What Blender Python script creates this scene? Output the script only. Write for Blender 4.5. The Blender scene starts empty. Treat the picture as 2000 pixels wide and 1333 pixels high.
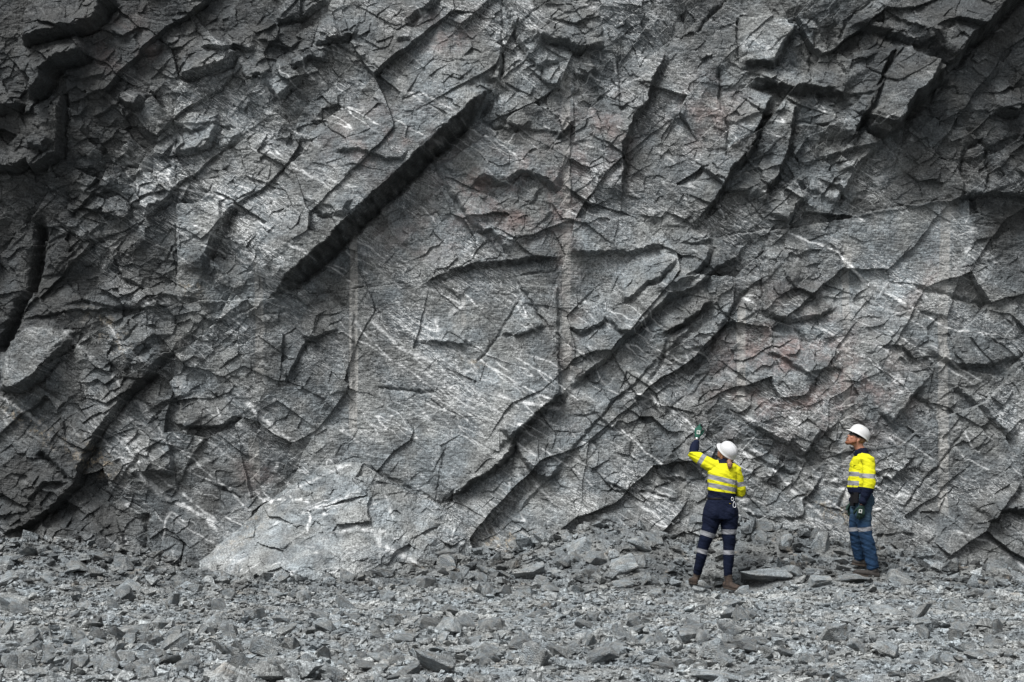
import bpy, bmesh, math, random
import numpy as np
from mathutils import Vector, Matrix
R = math.radians
rng = np.random.RandomState(7)
random.seed(7)
scene = bpy.context.scene
COL = scene.collection

# ------------------------------------------------------------------ camera, world, sun, exposure
F = 2778.0; CX = 1000.0; CY = 886.0; CAMZ = 1.6
cam_d = bpy.data.cameras.new("camera"); cam = bpy.data.objects.new("camera", cam_d); COL.objects.link(cam)
cam.location = (0, 0, CAMZ); cam.rotation_euler = (R(90), 0, 0)
cam_d.sensor_width = 36.0; cam_d.lens = 36.0 * F / 2000.0
cam_d.shift_y = (CY - 666.5) / 2000.0
cam_d.clip_end = 2000.0; cam_d.clip_start = 0.1
scene.camera = cam

SUN_EL, SUN_AZ = R(56), R(214)      # azimuth measured clockwise from +Y: the light comes from behind and left of the camera
world = bpy.data.worlds.new("World"); scene.world = world; world.use_nodes = True
wn = world.node_tree; wn.nodes.clear()
sky = wn.nodes.new("ShaderNodeTexSky"); sky.sky_type = 'NISHITA'; sky.sun_disc = False
sky.sun_elevation = SUN_EL; sky.sun_rotation = SUN_AZ
sky.air_density = 1.0; sky.dust_density = 3.0; sky.ozone_density = 1.0
hs = wn.nodes.new("ShaderNodeHueSaturation"); hs.inputs['Saturation'].default_value = 0.16
bg = wn.nodes.new("ShaderNodeBackground"); bg.inputs['Strength'].default_value = 0.065
wo = wn.nodes.new("ShaderNodeOutputWorld")
wn.links.new(sky.outputs[0], hs.inputs['Color']); wn.links.new(hs.outputs[0], bg.inputs['Color']); wn.links.new(bg.outputs[0], wo.inputs['Surface'])
sun_d = bpy.data.lights.new("sun", 'SUN'); sun_d.energy = 2.6; sun_d.angle = R(26); sun_d.color = (1.0, 0.995, 0.985)
sun = bpy.data.objects.new("sun", sun_d); COL.objects.link(sun)
_dir = Vector((math.sin(SUN_AZ) * math.cos(SUN_EL), math.cos(SUN_AZ) * math.cos(SUN_EL), math.sin(SUN_EL)))
sun.rotation_euler = _dir.to_track_quat('Z', 'Y').to_euler(); sun.location = _dir * 40
scene.view_settings.view_transform = 'Standard'; scene.view_settings.look = 'None'
scene.view_settings.exposure = 1.32; scene.view_settings.gamma = 1.0

# ------------------------------------------------------------------ helpers
def tag(o, label=None, cat=None, group=None, kind=None):
    if label: o['label'] = label
    if cat: o['category'] = cat
    if group: o['group'] = group
    if kind: o['kind'] = kind
    return o

def link(name, me, mat=None, parent=None):
    o = bpy.data.objects.new(name, me); COL.objects.link(o)
    if mat and not me.materials: me.materials.append(mat)
    if parent: o.parent = parent
    return o

def smooth(a, b, x):
    t = np.clip((x - a) / (b - a), 0, 1); return t * t * (3 - 2 * t)

def _hash(ix, iy, seed):
    h = (ix.astype(np.int64) * 374761393 + iy.astype(np.int64) * 668265263 + seed * 1442695041) & 0xFFFFFFFF
    h = ((h ^ (h >> 13)) * 1274126177) & 0xFFFFFFFF
    h = ((h ^ (h >> 16)) * 2246822519) & 0xFFFFFFFF
    return (h ^ (h >> 15)) & 0xFFFFFFFF

def rnd(ix, iy, seed):
    return (_hash(ix, iy, seed) / 4294967296.0).astype(np.float32)

def gnoise(x, y, seed=0):
    """2-D gradient noise, about -1..1"""
    x0 = np.floor(x); y0 = np.floor(y); fx = (x - x0).astype(np.float32); fy = (y - y0).astype(np.float32)
    ix = x0.astype(np.int32); iy = y0.astype(np.int32)
    def g(dx, dy):
        a = rnd(ix + dx, iy + dy, seed) * np.float32(2 * math.pi)
        return np.cos(a) * (fx - dx) + np.sin(a) * (fy - dy)
    u = fx * fx * fx * (fx * (fx * 6 - 15) + 10); v = fy * fy * fy * (fy * (fy * 6 - 15) + 10)
    a = g(0, 0); b = g(1, 0); c = g(0, 1); d = g(1, 1)
    return (a + u * (b - a) + v * ((c + u * (d - c)) - (a + u * (b - a)))) * 1.5

def fbm(x, y, seed=0, octv=4, gain=0.5):
    s = 0; a = 1.0; n = 0
    for i in range(octv):
        s = s + a * gnoise(x * 2 ** i, y * 2 ** i, seed + i * 17); n += a; a *= gain
    return s / n

def facets(x, y, seed, tilt=1.0, step=1.0):
    """Voronoi cells, each one a randomly tilted and offset plane; returns (height, cell random, F2-F1)"""
    x0 = np.floor(x); y0 = np.floor(y); ix = x0.astype(np.int32); iy = y0.astype(np.int32)
    b1 = np.full(x.shape, 1e9, np.float32); b2 = b1.copy(); h = np.zeros_like(b1); rr = np.zeros_like(b1)
    for dx in (-1, 0, 1):
        for dy in (-1, 0, 1):
            jx = ix + dx; jy = iy + dy
            px = jx + 0.1 + 0.8 * rnd(jx, jy, seed) - x; py = jy + 0.1 + 0.8 * rnd(jx, jy, seed + 1) - y
            d = np.sqrt(px * px + py * py).astype(np.float32)
            near = d < b1
            b2 = np.where(near, b1, np.minimum(b2, d))
            hh = (rnd(jx, jy, seed + 2) - 0.5) * step - tilt * ((rnd(jx, jy, seed + 3) - 0.5) * px + (rnd(jx, jy, seed + 4) - 0.5) * py)
            h = np.where(near, hh, h); rr = np.where(near, rnd(jx, jy, seed + 5), rr); b1 = np.where(near, d, b1)
    return h.astype(np.float32), rr, b2 - b1

def chips(x, y, seed, slope=1.2):
    """continuous chiselled surface: lower envelope of tilted planes through random points"""
    x0 = np.floor(x); y0 = np.floor(y); ix = x0.astype(np.int32); iy = y0.astype(np.int32)
    best = np.full(x.shape, 1e9, np.float32)
    for dx in (-1, 0, 1):
        for dy in (-1, 0, 1):
            jx = ix + dx; jy = iy + dy
            px = x - (jx + rnd(jx, jy, seed)); py = y - (jy + rnd(jx, jy, seed + 1))
            a = (rnd(jx, jy, seed + 3) - 0.5) * slope; b = (rnd(jx, jy, seed + 4) - 0.5) * slope
            v = 0.55 * (np.abs(px * 0.8 + py * 0.6) + np.abs(py * 0.8 - px * 0.6)) + a * px + b * py + 0.35 * rnd(jx, jy, seed + 2)
            best = np.minimum(best, v)
    return best.astype(np.float32)

def grid_mesh(name, X, Y, Z, attrs=None):
    ny, nx = X.shape
    me = bpy.data.meshes.new(name)
    me.vertices.add(nx * ny)
    co = np.stack([X, Y, Z], -1).astype(np.float32).ravel(); me.vertices.foreach_set('co', co)
    i = np.arange((ny - 1) * (nx - 1)); r = i // (nx - 1); c = i % (nx - 1); a = r * nx + c
    q = np.stack([a, a + 1, a + nx + 1, a + nx], -1).astype(np.int32).ravel()
    me.loops.add(q.size); me.loops.foreach_set('vertex_index', q)
    me.polygons.add(i.size); me.polygons.foreach_set('loop_start', np.arange(0, q.size, 4, dtype=np.int32))
    try: me.polygons.foreach_set('loop_total', np.full(i.size, 4, np.int32))
    except Exception: pass
    me.polygons.foreach_set('use_smooth', np.zeros(i.size, bool))
    me.update(calc_edges=True)
    for k, v in (attrs or {}).items():
        at = me.attributes.new(k, 'FLOAT', 'POINT'); at.data.foreach_set('value', v.astype(np.float32).ravel())
    return me

# ------------------------------------------------------------------ materials
class NT:
    def __init__(s, name):
        s.m = bpy.data.materials.new(name); s.m.use_nodes = True; s.t = s.m.node_tree
        s.b = s.t.nodes['Principled BSDF']; s.out = s.t.nodes['Material Output']
    def n(s, typ, ins=None, **kw):
        nd = s.t.nodes.new(typ)
        for k, v in kw.items(): setattr(nd, k, v)
        for k, v in (ins or {}).items():
            if hasattr(v, 'is_linked') or isinstance(v, bpy.types.NodeSocket): s.t.links.new(v, nd.inputs[k])
            else: nd.inputs[k].default_value = v
        return nd
    def math(s, op, a, b=None, c=None, clamp=False):
        nd = s.t.nodes.new('ShaderNodeMath'); nd.operation = op; nd.use_clamp = clamp
        for i, v in enumerate((a, b, c)):
            if v is None: continue
            if isinstance(v, bpy.types.NodeSocket): s.t.links.new(v, nd.inputs[i])
            else: nd.inputs[i].default_value = v
        return nd.outputs[0]
    def ramp(s, fac, a, b, lo=0.0, hi=1.0):
        nd = s.n('ShaderNodeMapRange', {'Value': fac, 'From Min': a, 'From Max': b, 'To Min': lo, 'To Max': hi}); nd.interpolation_type = 'SMOOTHSTEP'
        return nd.outputs[0]
    def mix(s, fac, a, b, blend='MIX'):
        nd = s.t.nodes.new('ShaderNodeMix'); nd.data_type = 'RGBA'; nd.blend_type = blend
        for k, v in ((0, fac), (6, a), (7, b)):
            if isinstance(v, bpy.types.NodeSocket): s.t.links.new(v, nd.inputs[k])
            else: nd.inputs[k].default_value = v if k == 0 else (*v, 1)
        return nd.outputs[2]
    def noise(s, vec, scale, detail=4, rough=0.55, dist=0.0):
        nd = s.n('ShaderNodeTexNoise', {'Vector': vec, 'Scale': scale, 'Detail': detail, 'Roughness': rough, 'Distortion': dist}); return nd.outputs[0]
    def mapping(s, vec, rot=(0, 0, 0), scale=(1, 1, 1), loc=(0, 0, 0)):
        nd = s.n('ShaderNodeMapping', {'Vector': vec}); nd.inputs['Rotation'].default_value = rot; nd.inputs['Scale'].default_value = scale; nd.inputs['Location'].default_value = loc
        return nd.outputs[0]
    def attr(s, name):
        nd = s.t.nodes.new('ShaderNodeAttribute'); nd.attribute_name = name; return nd.outputs['Fac']
    def link(s, a, b): s.t.links.new(a, b)

def rock_material(name, wall=True, gain=1.0, tint=(1, 1, 1), veins=1.0, offset_by_object=False):
    k = NT(name)
    co = k.n('ShaderNodeTexCoord').outputs['Object']
    if offset_by_object:
        oi = k.n('ShaderNodeObjectInfo')
        off = k.n('ShaderNodeVectorMath', {0: oi.outputs['Location'], 1: (3.1, 5.7, 2.3)}, operation='MULTIPLY').outputs[0]
        co = k.n('ShaderNodeVectorMath', {0: co, 1: off}, operation='ADD').outputs[0]
    # bedding direction: falls to the right by about 32 degrees
    bed = k.mapping(co, rot=(0, R(-32), 0))
    bl = k.mapping(bed, scale=(0.42, 1, 1.0))
    big = k.noise(co, 0.9, 4, 0.6)
    mid = k.noise(bl, 5.0, 6, 0.65, 0.6)
    fine = k.noise(co, 42.0, 5, 0.75)
    vfine = k.noise(co, 150.0, 2, 0.7)
    tone = k.attr('tone')
    v = k.math('MULTIPLY', k.ramp(mid, 0.3, 0.7, 0.62, 1.40), k.ramp(fine, 0.33, 0.67, 0.50, 1.55))
    v = k.math('MULTIPLY', v, k.ramp(vfine, 0.33, 0.67, 0.75, 1.28))
    v = k.math('MULTIPLY', v, k.ramp(big, 0.3, 0.7, 0.80, 1.18))
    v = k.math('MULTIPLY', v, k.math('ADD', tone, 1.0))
    if offset_by_object:
        v = k.math('MULTIPLY', v, k.ramp(oi.outputs['Random'], 0, 1, 0.72, 1.22))
    hue = k.noise(co, 2.3, 3, 0.5)
    base = k.mix(k.ramp(hue, 0.35, 0.65), (0.089 * tint[0], 0.100 * tint[1], 0.106 * tint[2]), (0.108 * tint[0], 0.112 * tint[1], 0.110 * tint[2]))
    sc = k.n('ShaderNodeVectorMath', {0: base}, operation='SCALE'); k.link(k.math('MULTIPLY', v, gain), sc.inputs['Scale'])
    col = sc.outputs[0]
    # thin pale veinlets along the bedding, and pale frost of fractured mineral
    vb = k.mapping(bed, scale=(0.5, 1, 3.2))
    vn = k.noise(vb, 5.5, 7, 0.62, 1.4)
    ridge = k.math('ABSOLUTE', k.math('SUBTRACT', vn, 0.5))
    patch = k.ramp(k.noise(bl, 1.6, 3, 0.5), 0.46, 0.68)
    vein = k.math('MULTIPLY', k.ramp(ridge, 0.0, 0.02, 1, 0), patch)
    sn = k.noise(co, 9.0, 8, 0.7, 0.8)
    scr = k.math('MULTIPLY', k.ramp(k.math('ABSOLUTE', k.math('SUBTRACT', sn, 0.52)), 0, 0.014, 1, 0), k.ramp(k.noise(co, 2.8, 3), 0.45, 0.65))
    frost = k.math('MULTIPLY', k.ramp(k.noise(bl, 13.0, 7, 0.8), 0.54, 0.66), k.ramp(k.noise(bl, 1.1, 3, 0.5), 0.5, 0.7, 0.03, 0.42))
    vv = k.math('MAXIMUM', k.math('MULTIPLY', vein, 1.0), k.math('MULTIPLY', scr, 0.55))
    vv = k.math('MAXIMUM', vv, frost)
    vv = k.math('MULTIPLY', vv, veins)
    if wall:
        tv = k.math('MULTIPLY', k.attr('vein'), k.ramp(k.noise(co, 22.0, 4, 0.7), 0.32, 0.52, 0.25, 1.15))
        vv = k.math('MAXIMUM', vv, tv)
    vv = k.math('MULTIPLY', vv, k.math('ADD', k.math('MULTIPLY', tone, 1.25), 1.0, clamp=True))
    col = k.mix(k.math('MULTIPLY', vv, 0.97, clamp=True), col, (0.66, 0.67, 0.67))
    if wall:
        red = k.math('MULTIPLY', k.attr('red'), k.ramp(k.noise(co, 3.5, 5, 0.7), 0.38, 0.62, 0.1, 1.0))
        col = k.mix(k.math('MULTIPLY', red, 0.95), col, k.mix(k.ramp(mid, .3, .7), (0.112, 0.076, 0.070), (0.25, 0.185, 0.172)))
        och = k.math('MULTIPLY', k.attr('ochre'), k.ramp(k.noise(co, 11.0, 5, 0.7), 0.5, 0.66))
        col = k.mix(k.math('MULTIPLY', och, 0.75), col, (0.36, 0.29, 0.20))
        tan = k.math('MULTIPLY', k.attr('drill'), k.ramp(k.noise(co, 60.0, 3, 0.8), 0.35, 0.6, 0.35, 1.0))
        col = k.mix(k.math('MULTIPLY', tan, 0.85), col, (0.27, 0.265, 0.252))
        film_shade = k.attr('film_shade')
        col = k.mix(k.math('MULTIPLY', film_shade, 1.04, clamp=True), col, (0.008, 0.009, 0.009))  # near-black: joint film together with painted shade of the undersides
    else:
        br = k.math('MULTIPLY', k.ramp(k.noise(co, 4.0, 3, 0.6), 0.58, 0.76), 0.42)
        col = k.mix(br, col, (0.25, 0.21, 0.165))
    k.link(col, k.b.inputs['Base Color'])
    k.b.inputs['Roughness'].default_value = 0.78
    k.b.inputs['Specular IOR Level'].default_value = 0.35
    # relief
    n1 = k.noise(co, 15.0, 9, 0.70, 0.5)
    n2 = k.n('ShaderNodeTexVoronoi', {'Vector': co, 'Scale': 16.0}, distance='MINKOWSKI').outputs[0]
    hgt = k.math('ADD', k.math('MULTIPLY', n1, 0.038), k.math('MULTIPLY', n2, 0.010))
    hgt = k.math('ADD', hgt, k.math('MULTIPLY', k.noise(co, 110.0, 3, 0.7), 0.007))
    bp = k.n('ShaderNodeBump', {'Height': hgt, 'Strength': 0.62 if wall else 0.8, 'Distance': 1.0})
    k.link(bp.outputs[0], k.b.inputs['Normal'])
    return k.m

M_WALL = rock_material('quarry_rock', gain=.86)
M_OUT = rock_material('outcrop_rock', gain=1.1, veins=.55)
M_ROCK = rock_material('loose_rock', wall=False, gain=1.9, veins=0.4, offset_by_object=True)
M_RUB = rock_material('rubble_rock', wall=False, gain=1.66, veins=0.4)

# ------------------------------------------------------------------ the rock face
YW = 18.6; PM = F / YW        # pixels of the photo per metre at the face
U0, U1, V0, V1 = -60, 2060, -50, 1180     # fine part, photo pixels
def axis(lo, a, b, hi, fine, coarse):
    mid = np.arange(a, b, fine)
    def grow(start, end, sgn):
        out = []; s = fine; p = start
        while (end - p) * sgn > 0:
            s = min(s * 1.15, coarse); p = p + sgn * s; out.append(p)
        return out
    return np.array(list(reversed(grow(a, lo, -1))) + list(mid) + grow(mid[-1], hi, 1), np.float32)
us = axis(-700, U0, U1, 2700, 1.45, 30); vs = axis(-600, V0, V1, 1230, 1.45, 30)
U, V = np.meshgrid(us, vs)
# roughen the coordinates so that every traced edge is jagged
WU = U + 5.5 * fbm(U / 38, V / 38, 11, 3, 0.6) + 2.2 * gnoise(U / 9, V / 9, 15)
WV = V + 5.5 * fbm(U / 38, V / 38, 12, 3, 0.6) + 2.2 * gnoise(U / 9, V / 9, 16)
Rl = np.zeros_like(U); film_shade = np.zeros_like(U); toneW = np.zeros_like(U)

def seg_field(pts, x, y):
    """signed distance to a polyline (positive on its left as it runs, i.e. above when it runs to the right), its parameter 0..1 and the distance past its ends"""
    P = np.array(pts, np.float32); L = np.hypot(*(P[1:] - P[:-1]).T); cum = np.concatenate([[0], np.cumsum(L)])
    best = np.full(x.shape, 1e9, np.float32); sg = np.ones_like(best); tt = np.zeros_like(best); bperp = best.copy()
    for i in range(len(P) - 1):
        d = (P[i + 1] - P[i]) / L[i]; rx = x - P[i, 0]; ry = y - P[i, 1]
        t = rx * d[0] + ry * d[1]; tc = np.clip(t, 0, L[i])
        ex = rx - tc * d[0]; ey = ry - tc * d[1]; dist = np.hypot(ex, ey)
        cr = rx * d[1] - ry * d[0]
        m = (dist < best - 1e-4) | ((np.abs(dist - best) <= 1e-4) & (np.abs(cr) > bperp))
        best = np.where(m, dist, best); sg = np.where(m, np.sign(cr), sg); tt = np.where(m, (cum[i] + tc) / cum[-1], tt); bperp = np.where(m, np.abs(cr), bperp)
    return best * sg, tt, cum[-1]

def window(pts, pad):
    P = np.array(pts); 
    i0, i1 = np.searchsorted(us, [P[:, 0].min() - pad, P[:, 0].max() + pad]); j0, j1 = np.searchsorted(vs, [P[:, 1].min() - pad, P[:, 1].max() + pad])
    return slice(max(j0, 0), j1), slice(max(i0, 0), i1)

def step(pts, h, D, w, taper=0.12):
    """a ledge: the rock on the left of the line stands out by h and falls back over D; the broken face is w wide"""
    sl = window(pts, D * 3 + 20)
    s, t, L = seg_field(pts, WU[sl], WV[sl])
    e = np.minimum(t, 1 - t) * L
    tp = smooth(0, max(taper * L, 6), e) * 0.92 + 0.08
    endfade = smooth(1.2 * D + 25, 0.2 * D, np.abs(s))          # nothing far away
    a = np.where(s >= 0, np.exp(-s / D), np.where(s > -w, 1 + s / w, 0)) * endfade
    cut = .22 * h * np.exp(-((s + w) / (w * .3 + 1.5)) ** 2) * endfade
    Rl[sl] += (h * tp * a - cut * tp).astype(np.float32)

def crack(pts, depth, w, taper=0.1):
    sl = window(pts, w * 5 + 10)
    s, t, L = seg_field(pts, WU[sl], WV[sl])
    e = np.minimum(t, 1 - t) * L
    inside = (t > 0.001) & (t < 0.999)
    a = np.exp(-(s / w) ** 2) * smooth(0, max(taper * L, 4), e) * inside
    Rl[sl] -= (depth * a).astype(np.float32)

def plate(poly, h, gx=0.0, gy=0.0, tone=0.0, soft=3.0):
    """a flat joint plane: inside the outline the rock stands h proud and is tilted"""
    sl = window(poly, 20); x, y = WU[sl], WV[sl]; P = np.array(poly, np.float32); n = len(P)
    d = np.full(x.shape, 1e9, np.float32); ins = np.zeros(x.shape, bool)
    for i in range(n):
        a = P[i]; b = P[(i + 1) % n]; e = b - a; wx = x - a[0]; wy = y - a[1]
        t = np.clip((wx * e[0] + wy * e[1]) / (e @ e), 0, 1); d = np.minimum(d, np.hypot(wx - e[0] * t, wy - e[1] * t))
        c = ((a[1] > y) != (b[1] > y)) & (x < (b[0] - a[0]) * (y - a[1]) / (b[1] - a[1] + 1e-9) + a[0])
        ins ^= c
    sd = np.where(ins, d, -d); m = smooth(-soft, soft, sd); c = P.mean(0)
    Rl[sl] += (m * (h + gx * (x - c[0]) / 100 + gy * (y - c[1]) / 100)).astype(np.float32)
    toneW[sl] += m * tone
    calm[sl] = np.maximum(calm[sl], m * 0.7)

def blob(x, y, cx, cy, rx, ry, rot=0.0):
    c, s = math.cos(rot), math.sin(rot); dx = x - cx; dy = y - cy
    a = (dx * c + dy * s) / rx; b = (-dx * s + dy * c) / ry
    return np.exp(-(a * a + b * b))

calm = np.zeros_like(U) + .9 * blob(U, V, 1010, 545, 230, 55, -.12)

STEPS = [  # (points, height m, fall-back px, face px)
 ([(520,590),(580,533),(640,478),(690,428),(740,383),(800,328),(832,298),(870,263),(905,234),(945,194),(973,170)], .46, 300, 29),
 ([(970,172),(977,130),(979,95)], .12, 60, 6),
 ([(822,550),(859,537),(896,526),(920,516),(981,510),(1014,504),(1058,502),(1099,497)], .12, 60, 17),
 ([(1112,497),(1126,493),(1173,492),(1234,489),(1288,480),(1293,471)], .14, 80, 9),
 ([(859,984),(896,956),(957,917),(994,883),(1001,853),(1041,813),(1065,791),(1099,769),(1112,754)], .24, 170, 15),
 ([(1112,754),(1156,717),(1186,693),(1220,656),(1254,629),(1278,605),(1298,585),(1330,572),(1364,556)], .19, 120, 12),
 ([(1001,1010),(1030,975),(1062,940),(1089,910),(1112,879),(1143,845),(1170,815),(1213,768),(1240,745),(1265,718),(1296,688),(1335,650),(1370,620)], .06, 80, 6),
 ([(1291,652),(1330,632),(1374,597),(1394,586)], .20, 60, 14),
 ([(974,828),(1001,853),(1018,886),(1035,907),(1050,927),(1072,930),(1095,908)], .14, 60, 10),
 ([(977,653),(1024,651),(1051,642),(1062,636)], .06, 40, 5),
 ([(819,664),(849,665),(879,667),(916,671)], .10, 40, 9),
 ([(1116,632),(1134,649),(1159,636),(1185,617)], .13, 50, 9),
 ([(1187,617),(1207,642),(1230,649),(1262,622)], .14, 60, 10),
 ([(1213,587),(1235,575),(1262,550),(1278,548),(1301,524),(1321,502)], .13, 50, 11),
 ([(1301,562),(1330,545),(1355,530),(1375,512),(1386,478)], .15, 60, 13),
 ([(1345,566),(1372,545),(1400,520),(1435,505),(1450,480)], .12, 50, 12),
 ([(1500,470),(1494,520),(1497,580),(1500,615),(1549,624),(1600,612),(1640,598)], .15, 110, 11),
 ([(1532,497),(1559,497),(1580,487)], .06, 40, 7),
 ([(1489,688),(1519,693),(1546,710),(1576,727),(1593,723),(1620,718),(1647,717)], .08, 60, 8),
 ([(1718,798),(1742,821),(1782,772),(1806,749)], .09, 80, 8),
 ([(1853,747),(1887,771),(1924,801),(1944,821),(1981,865)], .10, 70, 9),
 ([(1802,669),(1836,696),(1870,712),(1931,711),(1964,700),(2010,690)], .10, 90, 12),
 ([(1895,389),(1780,404),(1688,420),(1600,440),(1450,460),(1300,483)], .07, 130, 5),
 ([(1840,398),(1887,384),(1920,383),(1960,386),(2010,395)], .18, 80, 10),
 ([(1819,152),(1840,132),(1856,101),(1883,84),(1904,64),(1937,27),(1966,-5)], .42, 190, 24),
 ([(1725,277),(1732,268),(1742,229),(1759,204),(1782,192),(1802,169),(1819,150)], .45, 90, 32),
 ([(1678,236),(1690,256),(1725,277)], .25, 60, 18),
 ([(1644,294),(1667,243),(1678,230),(1688,196),(1708,145),(1738,105)], .26, 110, 15),
 ([(1654,66),(1688,71),(1735,88),(1779,103),(1815,105)], .16, 60, 12),
 ([(1455,155),(1478,165),(1516,175),(1566,184),(1610,184),(1640,209)], .26, 70, 17),
 ([(1441,132),(1465,128),(1499,133),(1516,115),(1532,84),(1546,64)], .22, 90, 14),
 ([(1350,442),(1381,405),(1408,368),(1421,337),(1451,310),(1465,280),(1478,240),(1495,206),(1512,189)], .26, 90, 14),
 ([(1485,405),(1492,368),(1505,358),(1526,310),(1534,270),(1539,229),(1553,209)], .22, 60, 14),
 ([(1529,439),(1546,405),(1570,388)], .18, 50, 12),
 ([(1624,405),(1654,341),(1688,304),(1708,287)], .17, 60, 13),
 ([(1914,233),(1940,236),(1971,236)], .2, 50, 12),
 ([(1600,314),(1650,300),(1715,283)], .10, 50, 8),
 ([(795,59),(819,37),(842,22),(856,-5)], .16, 60, 12),
 ([(869,44),(876,47),(903,61),(922,47),(950,20),(975,-5)], .12, 50, 9),
 ([(984,-5),(997,40),(1014,88),(1031,115),(1062,147)], .14, 60, 8),
 ([(1050,95),(1058,80),(1080,88),(1109,91),(1126,108),(1150,100),(1180,88)], .2, 60, 12),
 ([(1058,127),(1075,130),(1092,126)], .1, 40, 9),
 ([(1120,148),(1140,155),(1165,140)], .12, 40, 9),
 ([(1213,398),(1213,338),(1213,287),(1234,233),(1261,202),(1271,162),(1288,128),(1298,103)], .22, 80, 14),
 ([(1113,420),(1112,330),(1112,270),(1118,240),(1118,130)], .04, 70, 3),
 ([(984,250),(1000,256),(1020,254),(1035,240)], .09, 40, 7),
 ([(1090,262),(1097,264),(1116,250)], .14, 40, 14),
 ([(920,351),(947,354),(984,358),(1014,338),(1038,339),(1058,348),(1079,364),(1099,370)], .17, 70, 12),
 ([(849,310),(876,364),(903,405),(940,449),(960,450),(984,477),(1009,504)], .11, 80, 12),
 ([(1001,531),(1028,572),(1051,609),(1082,649)], .05, 60, 4),
 ([(859,545),(879,565),(900,585)], .06, 50, 5),
 ([(655,304),(711,305),(761,324),(788,321),(802,305)], .08, 60, 6),
 ([(778,96),(795,93),(810,92)], .08, 30, 8),
 ([(640,85),(660,92),(690,78),(704,81)], .14, 40, 14),
 ([(67,101),(88,105),(135,91),(175,83),(202,73),(216,57),(223,34),(250,20)], .34, 110, 20),
 ([(78,199),(100,200),(114,180),(111,165),(135,142),(169,135),(199,115)], .36, 80, 26),
 ([(-20,228),(20,226),(54,222),(64,208)], .3, 60, 22),
 ([(-10,342),(20,338),(44,337),(78,322),(81,337),(111,325),(135,315),(137,287),(139,253),(142,219),(135,189)], .3, 90, 15),
 ([(79,294),(111,304),(130,285)], .16, 50, 22),
 ([(290,115),(310,116),(330,104)], .14, 50, 9),
 ([(358,159),(388,155),(422,145),(449,135),(472,111)], .28, 80, 19),
 ([(402,101),(449,111),(466,98),(506,111)], .14, 50, 9),
 ([(486,165),(513,152),(530,160)], .12, 40, 8),
 ([(543,199),(567,182),(594,160)], .2, 50, 15),
 ([(574,142),(597,132),(610,118),(641,128)], .14, 50, 9),
 ([(545,45),(560,51),(587,47),(618,30),(645,10)], .14, 60, 12),
 ([(510,88),(574,101),(597,89)], .08, 50, 7),
 ([(620,98),(635,96),(672,84)], .12, 50, 9),
 ([(246,202),(262,214),(280,219),(294,196)], .16, 45, 14),
 ([(348,300),(371,305),(412,290),(426,260),(430,230)], .18, 55, 13),
 ([(345,250),(380,262),(415,255)], .09, 40, 8),
 ([(400,540),(405,500),(418,472),(440,455),(444,430),(470,390)], .18, 60, 16),
 ([(820,555),(720,560),(670,570),(574,582),(523,588),(405,591),(348,596)], .05, 70, 4),
 ([(44,622),(101,615),(148,605),(189,605),(277,602),(348,595)], .08, 40, 7),
 ([(-10,1046),(60,1022),(110,985),(150,945),(165,900),(190,850),(236,785),(287,735),(314,700),(358,678),(375,668)], .24, 130, 15),
 ([(0,754),(44,757),(81,734),(101,707),(130,680),(148,659)], .32, 110, 24),
 ([(337,826),(365,833),(435,831),(469,811)], .15, 70, 9),
 ([(562,740),(570,715),(587,683),(597,666),(624,664)], .1, 50, 7),
 ([(591,659),(624,654),(661,639)], .09, 50, 6),
 ([(388,615),(422,632),(469,612)], .07, 40, 6),
 ([(55,975),(95,940),(135,937)], .12, 60, 12),
 ([(278,925),(300,917),(344,915)], .2, 60, 26),
 ([(1566,1018),(1566,977),(1587,954),(1607,930)], .1, 70, 7),
 ([(1725,927),(1742,934),(1782,890)], .09, 70, 7),
 ([(1925,1020),(1945,995),(1971,988),(2010,1000)], .22, 70, 18),
 ([(1451,811),(1492,842),(1539,862),(1545,852),(1566,886),(1590,852),(1602,832)], .14, 60, 11),
 ([(1236,775),(1262,770),(1285,800),(1300,815)], .09, 40, 8),
 ([(1160,800),(1195,835),(1215,815)], .07, 40, 6),
 ([(1280,900),(1300,930),(1345,935)], .07, 50, 7),
 ([(1180,935),(1220,955),(1270,958),(1330,975)], .06, 60, 6),
 ([(610,400),(640,425),(676,425),(690,395)], .10, 50, 10),
 ([(1640,250),(1600,262),(1560,252),(1540,262)], .1, 50, 7),
 ([(1330,470),(1355,475),(1390,468)], .1, 40, 8),
 ([(220,480),(240,540),(285,560)], .1, 50, 9),
 ([(120,430),(170,470),(210,470)], .12, 50, 12),
 ([(255,400),(300,415),(325,395)], .1, 50, 10),
]
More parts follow.
